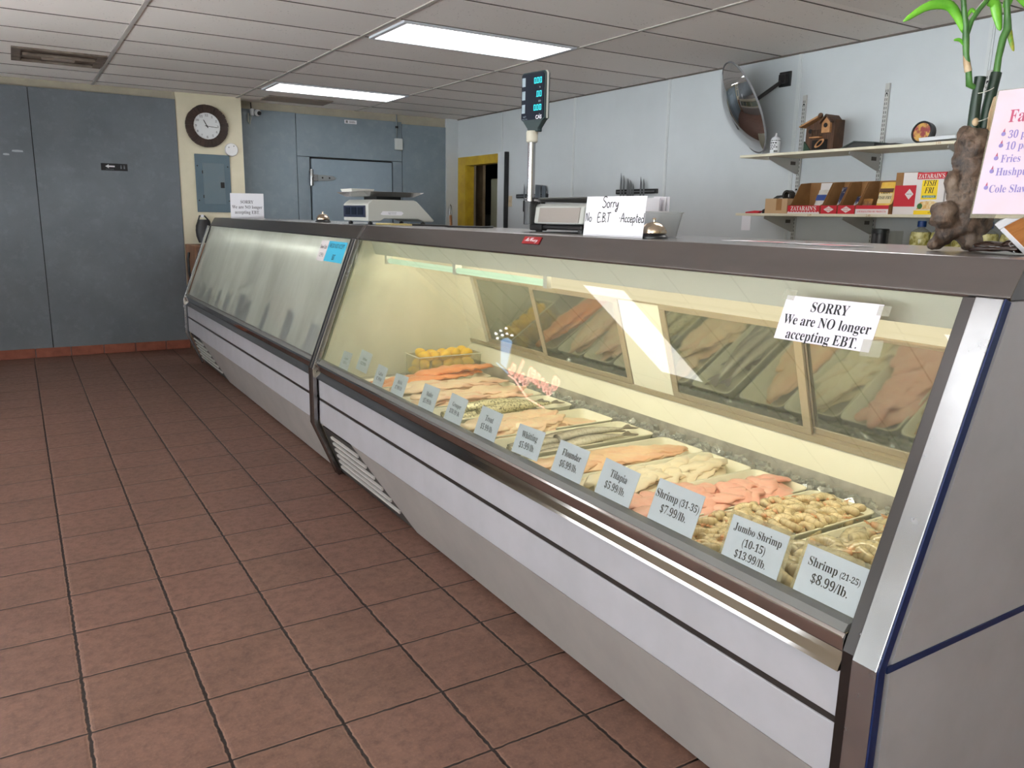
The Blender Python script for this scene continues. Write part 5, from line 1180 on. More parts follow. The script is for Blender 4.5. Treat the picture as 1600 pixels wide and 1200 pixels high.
# ---- shelf standards, brackets, shelves
m_std = M('standard_grey_metal', hexc((186, 186, 184)), 0.45)
m_shelf = M('cream_melamine_shelf', hexc((226, 220, 198)), 0.5, c2=hexc((216, 208, 184)), ns=4)
for i, (y, zt, lb) in enumerate(((3.815, 2.245, 'slotted shelf standard on the wall beside the convex mirror'), (3.198, 2.247, 'slotted shelf standard between the birdhouse and the driftwood planter'), (2.585, 2.24, 'slotted shelf standard hidden behind the driftwood planter'))):
    t = thing('shelf_standard', lb, 'shelf standard', (WX, y, 1.0), group=None)
    build('channel', MB().box(WX-0.016, WX-0.0005, y-0.014, y+0.014, 0.95, zt), m_std, t, bevel=0.001)
    sl = MB(); z = 1.0
    while z < zt-0.03:
        sl.box(WX-0.0168, WX-0.0155, y-0.008, y-0.0045, z, z+0.016).box(WX-0.0168, WX-0.0155, y+0.0045, y+0.008, z, z+0.016); z += 0.0254
    build('slot', sl, m_dark, t)
    for z in (zt-0.06, 1.62): build('screw', MB().ball((WX-0.0165, y, z), (0.003, 0.006, 0.006), 8, 6), m_dark, t)
m_brk = M('bracket_grey', hexc((172, 170, 166)), 0.5)
def shelf_bracket(y, z, label):
    x = WX-0.017; t = thing('shelf_bracket', label, 'bracket', (x, y, z))
    build('plate', MB().prism([(x, z), (x-0.30, z), (x-0.305, z-0.018), (x-0.02, z-0.105), (x, z-0.105)], y-0.0025, y+0.0025), m_brk, t)
    build('label_slot', MB().box(x-0.085, x-0.035, y-0.0035, y-0.002, z-0.045, z-0.022), M('bracket_print', hexc((74, 68, 62)), 0.6), t)
for z, nm in ((1.827, 'upper'), (1.435, 'lower')):
    for y, wh in ((3.815, 'by the mirror end'), (3.198, 'in the middle'), (2.585, 'behind the planter')):
        shelf_bracket(y, z, 'grey steel bracket under the %s shelf %s' % (nm, wh))
def wall_shelf(z, label, price):
    t = thing('wall_shelf', label, 'shelf', (4.52, 2.9, z))
    build('board', MB().box(4.350, WX-0.018, 1.75, 4.055, z, z+0.017), m_shelf, t, bevel=0.002)
    for y, s in price:
        text([(s, 0.020)], frame((4.3495, y, z+0.008), (0, -1, 0), (0, 0, 1)), M('orange_pen', hexc((170, 128, 60)), 0.8), t, name='price_writing', font=PLAIN, sx=0.9)
wall_shelf(1.827, 'upper cream wall shelf holding the birdhouse and spray can', ((2.63, '2.99'),))
wall_shelf(1.435, 'lower cream wall shelf holding the row of red breading boxes', ((3.43, '2.49'), (3.01, '2.49')))
wall_shelf(1.085, 'bottom cream wall shelf holding oil bottles and a dark jar, mostly hidden', ())
for y, wh in ((3.815, 'by the mirror end'), (3.198, 'by the dark jar'), (2.585, 'behind the planter')): shelf_bracket(y, 1.085, 'grey steel bracket under the bottom shelf %s' % wh)
S1, S2, S3 = 1.8445, 1.4525, 1.1025

# spray can
cx, cy = 4.42, 3.812
t = thing('spray_can', 'white spray can with black print on the upper shelf beside the mirror', 'can', (cx, cy, S1))
build('can_body', MB().lathe([(0.031, S1), (0.033, S1+0.003), (0.033, S1+0.088), (0.031, S1+0.094), (0.024, S1+0.106), (0.016, S1+0.110)], (cx, cy, 0), 24), M('can_white', hexc((220, 222, 226)), 0.3), t, smooth=40)
pb = MB()
for z0, z1, a0, a1 in ((0.083, 0.088, 0, 6.3), (0.066, 0.074, 2.2, 4.2), (0.052, 0.058, 2.0, 4.0), (0.040, 0.046, 2.4, 4.4), (0.028, 0.034, 1.9, 3.6), (0.010, 0.022, 3.6, 4.4)):
    n = 16; ra = 0.0334
    for k in range(n):
        u, v = a0+(a1-a0)*k/n, a0+(a1-a0)*(k+1)/n
        if a1-a0 < 6 and k % 4 == 3: continue
        pb.poly([(cx+ra*math.cos(u), cy+ra*math.sin(u), S1+z0), (cx+ra*math.cos(v), cy+ra*math.sin(v), S1+z0), (cx+ra*math.cos(v), cy+ra*math.sin(v), S1+z1), (cx+ra*math.cos(u), cy+ra*math.sin(u), S1+z1)])
build('label_print', pb, m_ink, t)
build('nozzle', MB().lathe([(0.012, S1+0.109), (0.012, S1+0.118), (0.006, S1+0.120), (0.006, S1+0.132), (0.003, S1+0.136)], (cx, cy, 0), 14), m_paper, t, smooth=40)
# birdhouse, facing the shop
Wb = 4.40
t = thing('birdhouse', 'rustic dark wooden birdhouse with two gables on the upper shelf', 'birdhouse', (Wb+0.05, 3.44, S1))
m_bw = M('birdhouse_dark_wood', hexc((92, 62, 40)), 0.7, c2=hexc((58, 38, 26)), ns=16, stretch=(1, 6, 0.6), bump=0.3)
m_bl = M('birdhouse_pale_wood', hexc((190, 142, 96)), 0.7, c2=hexc((160, 112, 72)), ns=18)
m_bd = M('birdhouse_hole', (0.008, 0.006, 0.005), 0.9); m_bg = M('birdhouse_green', hexc((34, 62, 44)), 0.7)
build('house_wall', MB().prism([(3.555, S1), (3.345, S1), (3.345, S1+0.185), (3.375, S1+0.190), (3.43, S1+0.180), (3.46, S1+0.188), (3.555, S1+0.150)], Wb, Wb+0.10, 'x'), m_bw, t, bevel=0.003)
build('gable_wall', MB().prism([(3.425, S1+0.105), (3.365, S1+0.105), (3.365, S1+0.165), (3.395, S1+0.198), (3.425, S1+0.165)], Wb-0.018, Wb+0.02, 'x'), m_bl, t)
rf = MB(); rf.prism([(3.587, S1+0.148), (3.590, S1+0.156), (3.455, S1+0.210), (3.452, S1+0.200)], Wb-0.03, Wb+0.11, 'x')
build('roof_slope', rf, m_bl, t)
rf = MB(); rf.prism([(3.436, S1+0.162), (3.395, S1+0.206), (3.354, S1+0.162), (3.350, S1+0.168), (3.395, S1+0.216), (3.440, S1+0.168)], Wb-0.03, Wb+0.10, 'x')
build('gable_roof', rf, m_bw, t)
def disc(y, z, r, x, sz=1.0): return MB().lathe([(r, 0.0), (r, 0.003)], n=20, m=frame((x, y, z), (0, -1, 0), (0, 0, 1)))
build('entry_hole', disc(3.396, S1+0.150, 0.014, Wb-0.018), m_bd, t); build('entry_hole', disc(3.520, S1+0.122, 0.014, Wb), m_bd, t)
build('perch_ledge', MB().box(Wb-0.035, Wb, 3.425, 3.50, S1+0.076, S1+0.084), m_bl, t)
build('oval_ring', MB().lathe([(0.036, 0.0), (0.040, 0.006), (0.028, 0.010), (0.024, 0.004)], n=24, sy=0.42, m=frame((Wb-0.022, 3.425, S1+0.042), V((0, -0.80, 0.55)), V((0, 0.55, 0.80))), cap=False), m_bl, t, smooth=50)
build('lower_opening', MB().box(Wb-0.002, Wb+0.001, 3.385, 3.50, S1+0.006, S1+0.066), m_bd, t)
build('green_branch', MB().prism([(3.556, S1), (3.50, S1), (3.556, S1+0.062)], Wb-0.012, Wb+0.0, 'x'), m_bg, t)
build('roof_ornament', MB().ball((Wb-0.01, 3.447, S1+0.213), 0.016, 12, 8), m_bw, t, smooth=60)
fg = MB()
for k in range(6): y = 3.505-k*0.013; fg.box(Wb-0.006, Wb, y-0.003, y+0.003, S1+0.086, S1+0.128)
build('railing', fg, m_bw, t)
# flat dark boxes, tape roll, white sheet on the upper shelf
t = thing('plastic_binder', 'dark green flat binder lying propped on the upper shelf beside the birdhouse', 'binder', (4.45, 3.15, S1))
build('cover', MB().prism([(3.285, S1+0.002), (3.19, S1+0.042), (3.05, S1+0.028), (3.05, S1+0.022), (3.19, S1+0.036), (3.275, S1+0.0)], 4.39, 4.58, 'x'), M('dark_green_cover', hexc((58, 68, 62)), 0.35), t)
build('pages', MB().prism([(3.27, S1+0.001), (3.19, S1+0.035), (3.055, S1+0.021), (3.055, S1+0.001)], 4.40, 4.57, 'x'), M('black_pages', (0.03, 0.032, 0.03), 0.6), t)
solo('black_folder', MB().box(4.37, 4.55, 2.90, 3.02, S1, S1+0.010), m_black, 'thin black folder lying flat on the upper shelf between the binder and the round tin', 'folder')
t = thing('round_tin', 'round black-rimmed tin standing on edge on the upper shelf near the planter', 'tin', (4.43, 2.765, S1))
tmx = frame((4.40, 2.765, S1+0.061), (0, -1, 0.0), (0.1, 0, 1))
build('rim', MB().lathe([(0.060, -0.04), (0.061, 0.004), (0.052, 0.006), (0.050, 0.0)], n=32, m=tmx, cap=False), m_black, t, smooth=40)
build('face', MB().lathe([(0.0005, 0.001), (0.052, 0.001)], n=32, m=tmx, cap=False), M('tin_picture', hexc((204, 160, 84)), 0.5, c2=hexc((150, 70, 70)), ns=26, lo=0.45, hi=0.55), t)
build('back', MB().lathe([(0.0005, -0.039), (0.060, -0.039)], n=32, m=tmx, cap=False), m_black, t)
solo('white_tray_lid', MB().prism([(2.745, S1+0.006), (2.54, S1+0.010), (2.54, S1+0.030), (2.75, S1+0.026)], 4.352, 4.50, 'x'), M('white_plastic_lid', hexc((214, 218, 222)), 0.4), 'flat white plastic lid lying on the edge of the upper shelf near the planter', 'lid', bevel=0.002)

# ---- lower shelf: boxes of breading
m_kraft = M('kraft_board', hexc((158, 116, 72)), 0.8, c2=hexc((140, 100, 60)), ns=9)
m_red = M('box_red_print', hexc((196, 24, 44)), 0.5); m_wht = M('box_white_print', hexc((228, 222, 220)), 0.6)
XF = 4.40
solo('red_cutter', MB().prism([(4.012, S2), (3.90, S2), (3.88, S2+0.016), (3.93, S2+0.018), (4.012, S2+0.009)], 4.40, 4.43, 'x'), m_red, 'small red tool lying at the end of the lower shelf', 'tool', bevel=0.002)
solo('black_tool', MB().prism([(3.90, S2), (3.852, S2), (3.850, S2+0.026), (3.875, S2+0.034), (3.90, S2+0.022)], 4.44, 4.50, 'x'), m_black, 'small black gadget beside the open brown carton', 'tool', bevel=0.003)
t = thing('brown_carton', 'low open brown cardboard carton on the lower shelf with a tape gun in it', 'box', (4.47, 3.74, S2))
cb = MB(); y0, y1, x0, x1, z1 = 3.655, 3.840, XF, 4.56, S2+0.098
cb.box(x0, x0+0.004, y0, y1, S2, z1).box(x1-0.004, x1, y0, y1, S2, z1).box(x0+0.004, x1-0.004, y0, y0+0.004, S2, z1).box(x0+0.004, x1-0.004, y1-0.004, y1, S2, z1).box(x0+0.004, x1-0.004, y0+0.004, y1-0.004, S2, S2+0.004)
build('carton_wall', cb, M('pale_kraft_board', hexc((190, 158, 122)), 0.8), t)
build('packing_tape', MB().box(x0-0.001, x0, 3.70, 3.745, S2+0.02, z1), m_kraft, t)
t = thing('tape_gun', 'dark tape dispenser sticking up out of the open brown carton', 'tape dispenser', (4.47, 3.69, S2+0.10))
build('tape_roll', MB().lathe([(0.036, -0.022), (0.036, 0.022), (0.022, 0.022), (0.022, -0.022), (0.036, -0.022)], n=24, m=frame((4.45, 3.690, S2+0.118), (0, -1, 0), (0, 0, 1)), cap=False), M('dark_tape', hexc((60, 58, 56)), 0.25), t, smooth=40)
build('handle', MB().prism([(3.815, S2+0.098), (3.72, S2+0.112), (3.72, S2+0.122), (3.78, S2+0.118)], 4.44, 4.47, 'x'), m_black, t)
def diamond(mb, y, z, w, h, x): mb.prism([(y+w/2, z), (y, z+h/2), (y-w/2, z), (y, z-h/2)], x-0.0006, x+0.0001, 'x')
def display_box(y0, y1, label, kind):
    """shelf-ready carton: low printed front, cut-down brown sides sweeping up to a tall back"""
    t = thing('display_carton', label, 'box', (XF+0.1, (y0+y1)/2, S2))
    lo, hi, dp_ = 0.052, 0.205, 0.21; X = XF
    y0 += 0.002; y1 -= 0.002
    front = {'z': m_red, 'd': m_red, 'l': m_red}[kind]
    build('front_panel', MB().box(X, X+0.003, y0, y1, S2, S2+lo), front, t)
    for ys in ((y1-0.003, y1), (y0, y0+0.003)):
        build('side_panel', MB().prism([(X+0.003, S2), (X+0.003, S2+lo), (X+0.03, S2+lo+0.01), (X+0.11, S2+hi-0.01), (X+dp_, S2+hi), (X+dp_, S2)], ys[0], ys[1]), m_kraft, t)
    build('back_panel', MB().box(X+dp_, X+dp_+0.003, y0, y1, S2, S2+hi), m_kraft, t)
    build('bottom', MB().box(X+0.003, X+dp_, y0+0.003, y1-0.003, S2, S2+0.003), m_kraft, t)
    mf = frame((X-0.0004, (y0+y1)/2, S2+lo/2), (0, -1, 0), (0, 0, 1))
    w = y1-y0
    if kind == 'z':
        sc = MB(); n = 12
        for k in range(n): a = y1-w*k/n; b = y1-w*(k+1)/n; sc.prism([(a, S2), (b, S2), (b, S2+0.008), ((a+b)/2, S2+0.014), (a, S2+0.008)], X-0.0008, X, 'x')
        build('white_scallop', sc, m_wht, t)
        text([("ZATARAIN'S", 0.040)], mf @ T(0, 0.006, 0), m_wht, t, font=SERIF, sx=0.86)
    elif kind == 'd':
        dm = MB(); diamond(dm, (y0+y1)/2, S2+0.027, w*0.62, 0.040, X)
        build('white_diamond', dm, m_wht, t)
        text([('LOUISIANA', 0.010), ('FISH FRY', 0.010)], mf @ T(0, 0.001, 0.0007), m_red, t, sx=0.8)
    else:
        build('white_band', MB().box(X-0.0008, X, y0, y1, S2, S2+0.030), m_wht, t)
        text([('LOUISIANA FISH FRY PRODUCTS', 0.0165)], mf @ T(0, -0.011, 0.0006), m_red, t, font=SERIF, sx=0.72)
    return t
display_box(3.395, 3.650, "red ZATARAIN'S printed display carton at the tape-gun end of the row", 'z')
display_box(3.268, 3.390, 'red diamond-printed display carton, the one touching the ZATARAIN carton', 'd')
display_box(3.142, 3.264, 'red diamond-printed display carton, the one touching the LOUISIANA FISH FRY carton', 'd')
display_box(2.915, 3.138, 'wide LOUISIANA FISH FRY PRODUCTS display carton with a yellow bag standing in it', 'l')
# white back card of the ZATARAIN'S carton, blue and dark bags showing inside the cartons
def bag(y0, y1, z1, x, mat, label, lines=None, band=None, lean=0.045, grp=None):
    """pillow pouch leaning back in a carton"""
    w = y1-y0; h = z1-S2-0.006; m = frame((x, (y0+y1)/2, S2+0.006), (0, -1, 0), V((lean/h, 0, 1)))
    t = thing('food_pouch', label, 'food bag', mtx=m, group=grp)
    mb = MB(); n, k = 12, 8
    def f(side):
        def g(u, v):
            a, b = (u-0.5)*w, v*h; th = 0.016*(math.sin(PI*min(1, max(0, u)))**0.5)*(math.sin(PI*min(1, max(0, v*0.9+0.05)))**0.5)
            return m @ V((a, b, side*th))
        return g
    mb.grid(f(1), n, k); mb.grid(f(-1), n, k)
    bmesh.ops.remove_doubles(mb.bm, verts=mb.bm.verts, dist=0.0004)
    build('pouch', mb, mat, t, smooth=60)
    if band: 
        for z0, zz1, mt in band: build('printed_band', MB().box(-w*0.40, w*0.40, h*z0, h*zz1, 0.0155, 0.0168, m), mt, t)
    if lines: text(lines, m @ T(0, h*0.55, 0.0172), m_ink, t, sx=0.75, font=SERIF)
    return t
m_ybag = M('yellow_bag_film', hexc((232, 176, 44)), 0.3, c2=hexc((240, 206, 110)), ns=10); m_bbag = M('dark_blue_bag', hexc((36, 44, 82)), 0.3, c2=hexc((200, 196, 190)), ns=24, lo=0.5, hi=0.6); m_crm = M('cream_print', hexc((236, 218, 170)), 0.5); m_brn = M('brown_print', hexc((96, 62, 40)), 0.5)
m_wbag = M('white_bag_film', hexc((224, 224, 220)), 0.35, c2=hexc((206, 200, 190)), ns=10); m_obag = M('orange_bag_film', hexc((196, 140, 70)), 0.4, c2=hexc((120, 84, 60)), ns=22)
bag(2.935, 3.045, S2+0.195, XF+0.055, m_ybag, 'yellow bag of fry mix standing in the wide LOUISIANA carton', [('CRISPY', 0.022), ('FISH FRY', 0.026)], [(0.30, 0.62, m_crm), (0.66, 0.78, m_brn), (0.06, 0.14, m_crm)], 0.05)
bag(3.41, 3.50, S2+0.165, XF+0.055, m_wbag, 'white bag with a blue patch leaning in the ZATARAIN carton', None, [(0.5, 0.75, M('blue_patch', hexc((40, 70, 140)), 0.4))], 0.07)
bag(3.275, 3.335, S2+0.175, XF+0.07, m_bbag, 'dark blue printed bag in the diamond carton next to the ZATARAIN carton', None, None, 0.06)
bag(3.150, 3.205, S2+0.12, XF+0.05, m_bbag, 'dark blue printed bag in the diamond carton next to the LOUISIANA carton', None, None, 0.06)
bag(3.068, 3.132, S2+0.095, XF+0.04, m_obag, 'low orange bag at the dark end of the wide LOUISIANA carton', None, None, 0.03)
solo('white_carton_flap', MB().prism([(XF+0.16, S2+0.004), (XF+0.163, S2+0.004), (XF+0.185, S2+0.20), (XF+0.182, S2+0.20)], 3.41, 3.54), m_wht, 'white cardboard flap standing at the back of the ZATARAIN carton', 'flap')
# tall red and white carton behind the wide one
t = thing('shipping_carton', 'tall red and white carton between the LOUISIANA carton and the yellow box', 'box', (4.50, 2.83, S2))
build('carton_wall', MB().box(XF+0.03, XF+0.20, 2.775, 2.908, S2, S2+0.238), m_kraft, t)
build('red_print', MB().box(XF+0.0285, XF+0.030, 2.775, 2.908, S2+0.045, S2+0.165).box(XF+0.03, XF+0.20, 2.7735, 2.775, S2+0.045, S2+0.165), m_red, t)
build('white_print', MB().box(XF+0.0285, XF+0.030, 2.775, 2.86, S2+0.165, S2+0.236), m_wht, t); build('white_band', MB().box(XF+0.0285, XF+0.030, 2.775, 2.908, S2, S2+0.045), m_wht, t)
dm = MB(); diamond(dm, 2.815, S2+0.115, 0.052, 0.060, XF+0.028); build('white_diamond', dm, m_wht, t)
text([('FISH FRY', 0.008)], frame((XF+0.0268, 2.815, S2+0.115), (0, -1, 0), (0, 0, 1)), m_ink, t)
# boxes of seasoned fish fry
def fry_box(y0, y1, x, label):
    t = thing('fry_mix_box', label, 'box', (x+0.03, (y0+y1)/2, S2), group=None); w = y1-y0; yc = (y0+y1)/2; h = 0.232
    build('box_body', MB().box(x, x+0.062, y0, y1, S2, S2+h), m_wht, t, bevel=0.001)
    build('red_header', MB().box(x-0.0006, x, y0, y1, S2+h*0.84, S2+h).box(x, x+0.062, y0-0.0006, y0, S2+h*0.84, S2+h), m_red, t)
    build('yellow_panel', MB().box(x-0.0006, x, yc-w*0.26, yc+w*0.30, S2+h*0.36, S2+h*0.82).box(x-0.0006, x, y0, y1, S2, S2+h*0.10), M('box_yellow', hexc((248, 214, 30)), 0.5), t)
    build('teal_band', MB().box(x-0.0012, x-0.0006, yc-w*0.22, yc+w*0.26, S2+h*0.40, S2+h*0.455), M('box_teal', hexc((40, 128, 110)), 0.5), t)
    build('food_picture', MB().prism([(yc+w*0.42, S2+h*0.12), (yc-w*0.42, S2+h*0.12), (yc-w*0.40, S2+h*0.26), (yc-w*0.1, S2+h*0.34), (yc+w*0.3, S2+h*0.30)], x-0.0006, x, 'x'), M('fried_fish_print', hexc((222, 168, 84)), 0.6, c2=hexc((244, 226, 180)), ns=50), t)
    build('green_seal', MB().lathe([(0.0005, 0.0008), (0.016, 0.0008)], n=20, m=frame((x, yc+w*0.30, S2+h*0.20), (0, -1, 0), (0, 0, 1)), cap=False), M('green_seal_ink', hexc((60, 110, 50)), 0.6), t)
    mf = frame((x, yc, S2+h), (0, -1, 0), (0, 0, 1))
    text([("ZATARAIN'S", 0.034)], mf @ T(0, -h*0.09, 0.0004), m_wht, t, sx=0.78)
    text([('FISH', 0.046), ('FRI', 0.046)], mf @ T(-0.003, -h*0.36, 0.0004), m_ink, t, font=SERIF_I, sx=0.7, lead=0.86)
    text([('SEASONED', 0.014)], mf @ T(-0.003, -h*0.575, 0.0010), m_wht, t, font=SERIF, sx=0.9)
    text([('NET WT 12 OZ', 0.010)], mf @ T(0.03, -h*0.955, 0.0004), m_ink, t, font=PLAIN, sx=0.8)
fry_box(2.592, 2.758, XF, 'yellow FISH FRI box in full view at the near end of the lower shelf')
fry_box(2.420, 2.586, XF+0.002, 'yellow FISH FRI box half hidden behind the driftwood planter')
# blank tag hanging from the lower shelf
solo('hanging_tag', MB().prism([(4.352, 1.335), (4.3535, 1.335), (4.3545, 1.434), (4.353, 1.434)], 3.915, 3.995), m_paper, 'blank white paper tag hanging from the end of the lower shelf', 'tag')
# ---- bottom shelf: jar, bottles, clear tub
t = thing('dark_jar', 'black jar with a lid on the bottom shelf below the red cartons', 'jar', (4.45, 2.985, S3))
build('jar_body', MB().lathe([(0.046, S3), (0.048, S3+0.01), (0.048, S3+0.235), (0.044, S3+0.24)], (4.45, 2.985, 0), 24), m_black, t, smooth=40)
build('jar_lid', MB().lathe([(0.050, S3+0.238), (0.050, S3+0.262), (0.046, S3+0.266)], (4.45, 2.985, 0), 24), M('jar_lid_dark', hexc((40, 44, 44)), 0.4), t, smooth=40)
t = thing('clear_container', 'clear square plastic container on the bottom shelf between the jar and the oil bottles', 'container', (4.46, 2.90, S3))
build('container_wall', MB().box(4.42, 4.50, 2.865, 2.925, S3, S3+0.255), glass_mat('clear_container_plastic', 0.08, (0.95, 0.96, 0.95), None, (0.8, 0.82, 0.8)), t, bevel=0.004)
def oil_mat():
    q = NT('cooking_oil_in_bottle'); n = q.noise(26, 3, 0.6); df = q.n('BsdfPrincipled'); df.inputs['Roughness'].default_value = 0.05
    q.l(q.mix(q.ramp(n, 0.40, 0.62), c4(hexc((150, 142, 70))), c4(hexc((222, 216, 150)))), df.inputs['Base Color']); df.inputs['Coat Weight'].default_value = 0.6
    q.l(q.bump(n, 0.8, 0.01), df.inputs['Normal']); return q.done(df.outputs[0])
m_oil = oil_mat(); m_cap = M('blue_cap', hexc((20, 70, 150)), 0.35); m_neck = glass_mat('clear_bottle_neck', 0.15, (0.94, 0.95, 0.92), None, (0.8, 0.82, 0.76))
def bottle(x, y, label):
    t = thing('oil_bottle', label, 'bottle', (x, y, S3), group='blue-capped oil bottles')
    build('bottle_body', MB().lathe([(0.050, S3), (0.056, S3+0.008), (0.056, S3+0.11), (0.053, S3+0.125), (0.056, S3+0.14), (0.056, S3+0.235), (0.052, S3+0.252)], (x, y, 0), 20), m_oil, t, smooth=40)
    build('bottle_neck', MB().lathe([(0.052, S3+0.252), (0.036, S3+0.264), (0.020, S3+0.274), (0.016, S3+0.286)], (x, y, 0), 20), m_neck, t, smooth=40)
    build('cap', MB().lathe([(0.0235, S3+0.281), (0.0235, S3+0.312), (0.021, S3+0.315)], (x, y, 0), 20), m_cap, t, smooth=30)
bottle(4.45, 2.728, 'blue-capped bottle of yellow oil on the mirror side of the planter')
bottle(4.45, 2.605, 'blue-capped oil bottle hidden behind the driftwood planter')
bottle(4.45, 2.480, 'blue-capped oil bottle mostly hidden behind the planter, next to the menu')
bottle(4.45, 2.352, 'blue-capped bottle of yellow oil between the planter and the menu sheet')
bottle(4.45, 2.225, 'blue-capped oil bottle hidden behind the menu sheet')

# ================================================================== far end: pillar and cold room
PYF = 8.70
cm = frame((1.737, PYF, 2.227), (1, 0, 0), (0, 0, 1))
t = thing('wall_clock', 'round wall clock with a dark slatted wood rim on the cream pillar', 'clock', mtx=cm)
m_cw = M('clock_rim_wood', hexc((62, 40, 30)), 0.5, c2=hexc((40, 26, 20)), ns=14, bump=0.2)
rm = MB(); rr = random.Random(2)
for k in range(28):
    a0 = 2*PI*k/28+0.012; a1 = 2*PI*(k+1)/28-0.012; r0, r1 = 0.128, 0.203+rr.uniform(-0.002, 0.003); z1 = 0.030+rr.uniform(0, 0.006)
    c = [(r0*math.cos(a0), r0*math.sin(a0)), (r1*math.cos(a0), r1*math.sin(a0)), (r1*math.cos((a0+a1)/2), r1*math.sin((a0+a1)/2)), (r1*math.cos(a1), r1*math.sin(a1)), (r0*math.cos(a1), r0*math.sin(a1))]
    rm.prism(c, 0.0, z1, 'z', cm)
rm.lathe([(0.128, 0.0), (0.199, 0.0), (0.199, 0.024), (0.128, 0.024)], n=56, m=cm, cap=False)
build('rim', rm, m_cw, t)
build('face', MB().lathe([(0.0005, 0.022), (0.132, 0.022)], n=48, m=cm, cap=False), M('clock_face_white', hexc((224, 226, 228)), 0.5), t)
nm = MB()
for k in range(1, 13):
    a = PI/2-2*PI*k/12; me = glyphs(SERIF(str(k)), 0.030)
    cxm = (min(v.co.x for v in me.vertices)+max(v.co.x for v in me.vertices))/2; cym = (min(v.co.y for v in me.vertices)+max(v.co.y for v in me.vertices))/2
    nm.add_mesh(me, cm @ T(0.104*math.cos(a)-cxm, 0.104*math.sin(a)-cym, 0.0228))
build('numerals', nm, M('clock_numeral_grey', hexc((96, 96, 98)), 0.6), t, fixn=False)
def hand(nm_, ang, L, w):
    a = math.radians(90-ang); m = cm @ Matrix.Rotation(a, 4, 'Z')
    build(nm_, MB().prism([(-0.02, -w/2), (L*0.85, -w*0.45), (L, 0), (L*0.85, w*0.45), (-0.02, w/2)], 0.026, 0.0275, 'z', m), m_ink, t)
hand('hour_hand', 332, 0.070, 0.008); hand('minute_hand', 96, 0.108, 0.005)
build('hub', MB().lathe([(0.007, 0.0228), (0.007, 0.030)], n=14, m=cm), m_ink, t)
dm_ = frame((1.965, PYF, 2.012), (1, 0, 0), (0, 0, 1))
t = thing('smoke_detector', 'round white detector on the cream pillar between the clock and the breaker panel', 'detector', mtx=dm_)
build('body', MB().lathe([(0.066, 0.0), (0.066, 0.018), (0.060, 0.028), (0.02, 0.030), (0.0005, 0.030)], n=32, m=dm_, cap=False), M('detector_white', hexc((228, 228, 230)), 0.4), t, smooth=30)
for x, z in ((-0.028, 0.022), (0.022, 0.036)): build('indicator', MB().lathe([(0.005, 0.0285), (0.005, 0.032)], n=10, m=dm_ @ T(x, z, 0)), m_black, t)
t = thing('breaker_panel', 'blue-grey electrical breaker panel on the cream pillar', 'electrical panel', (1.772, PYF, 1.38))
m_bp = M('breaker_panel_paint', hexc((92, 112, 124)), 0.4, c2=hexc((84, 102, 114)), ns=3)
build('cover', MB().box(1.602, 1.942, PYF-0.016, PYF-0.0005, 1.385, 1.955), m_bp, t, bevel=0.004)
build('door', MB().box(1.672, 1.882, PYF-0.022, PYF-0.015, 1.465, 1.870), M('breaker_door_paint', hexc((96, 116, 128)), 0.4, c2=hexc((110, 122, 128)), ns=2), t, bevel=0.002)
build('latch', MB().box(1.838, 1.876, PYF-0.027, PYF-0.0215, 1.628, 1.685), m_black, t, bevel=0.002)
for x, z in ((1.624, 1.84), (1.918, 1.84), (1.624, 1.50), (1.918, 1.50)): build('screw', MB().ball((x, PYF-0.0165, z), (0.007, 0.003, 0.007), 8, 6), m_black, t)
for z in (1.78, 1.54): build('hinge', MB().box(1.664, 1.673, PYF-0.024, PYF-0.015, z-0.015, z+0.015), m_black, t)
# arrow sign on the slate wall
sm_ = frame((0.870, 8.69, 1.790), (1, 0, 0), (0, 0, 1))
t = thing('direction_sign', 'small black restroom sign with a white arrow on the slate blue wall', 'sign', mtx=sm_)
build('plate', MB().box(-0.115, 0.115, -0.033, 0.033, 0.0005, 0.005, sm_), M('sign_black', hexc((14, 16, 24)), 0.3), t, bevel=0.003)
build('arrow', MB().prism([(-0.078, 0.006), (-0.048, 0.024), (-0.048, 0.013), (0.004, 0.013), (0.004, -0.001), (-0.048, -0.001), (-0.048, -0.012)], 0.005, 0.0056, 'z', sm_), m_paper, t)
pg = MB()
for x in (0.058, 0.086):
    pg.lathe([(0.0005, 0.0055), (0.005, 0.0055)], n=10, m=sm_ @ T(x, 0.014, 0), cap=False); pg.box(x-0.006, x+0.006, -0.014, 0.007, 0.005, 0.0056, sm_)
build('restroom_figures', pg, M('sign_grey', hexc((110, 114, 124)), 0.5), t)
text([('RESTROOMS', 0.012)], sm_ @ T(-0.04, -0.022, 0.005), M('sign_text_grey', hexc((120, 124, 134)), 0.5), t, font=PLAIN)
# pale paint scuffs on the slate wall
m_scuff = M('pale_scuff', hexc((168, 176, 184)), 0.8)
for x, z, w, h, lb in ((0.09, 1.895, 0.09, 0.020, 'longer pale paint scuff on the slate blue wall'), (0.00, 1.862, 0.05, 0.018, 'shorter pale paint scuff on the slate blue wall')):
    solo('paint_scuff', MB().prism([(x-w/2, z-h*0.3), (x-w*0.2, z-h/2), (x+w/2, z-h*0.4), (x+w*0.45, z+h*0.3), (x, z+h/2), (x-w*0.45, z+h*0.35)], 8.6885, 8.6898), m_scuff, lb, 'scuff')
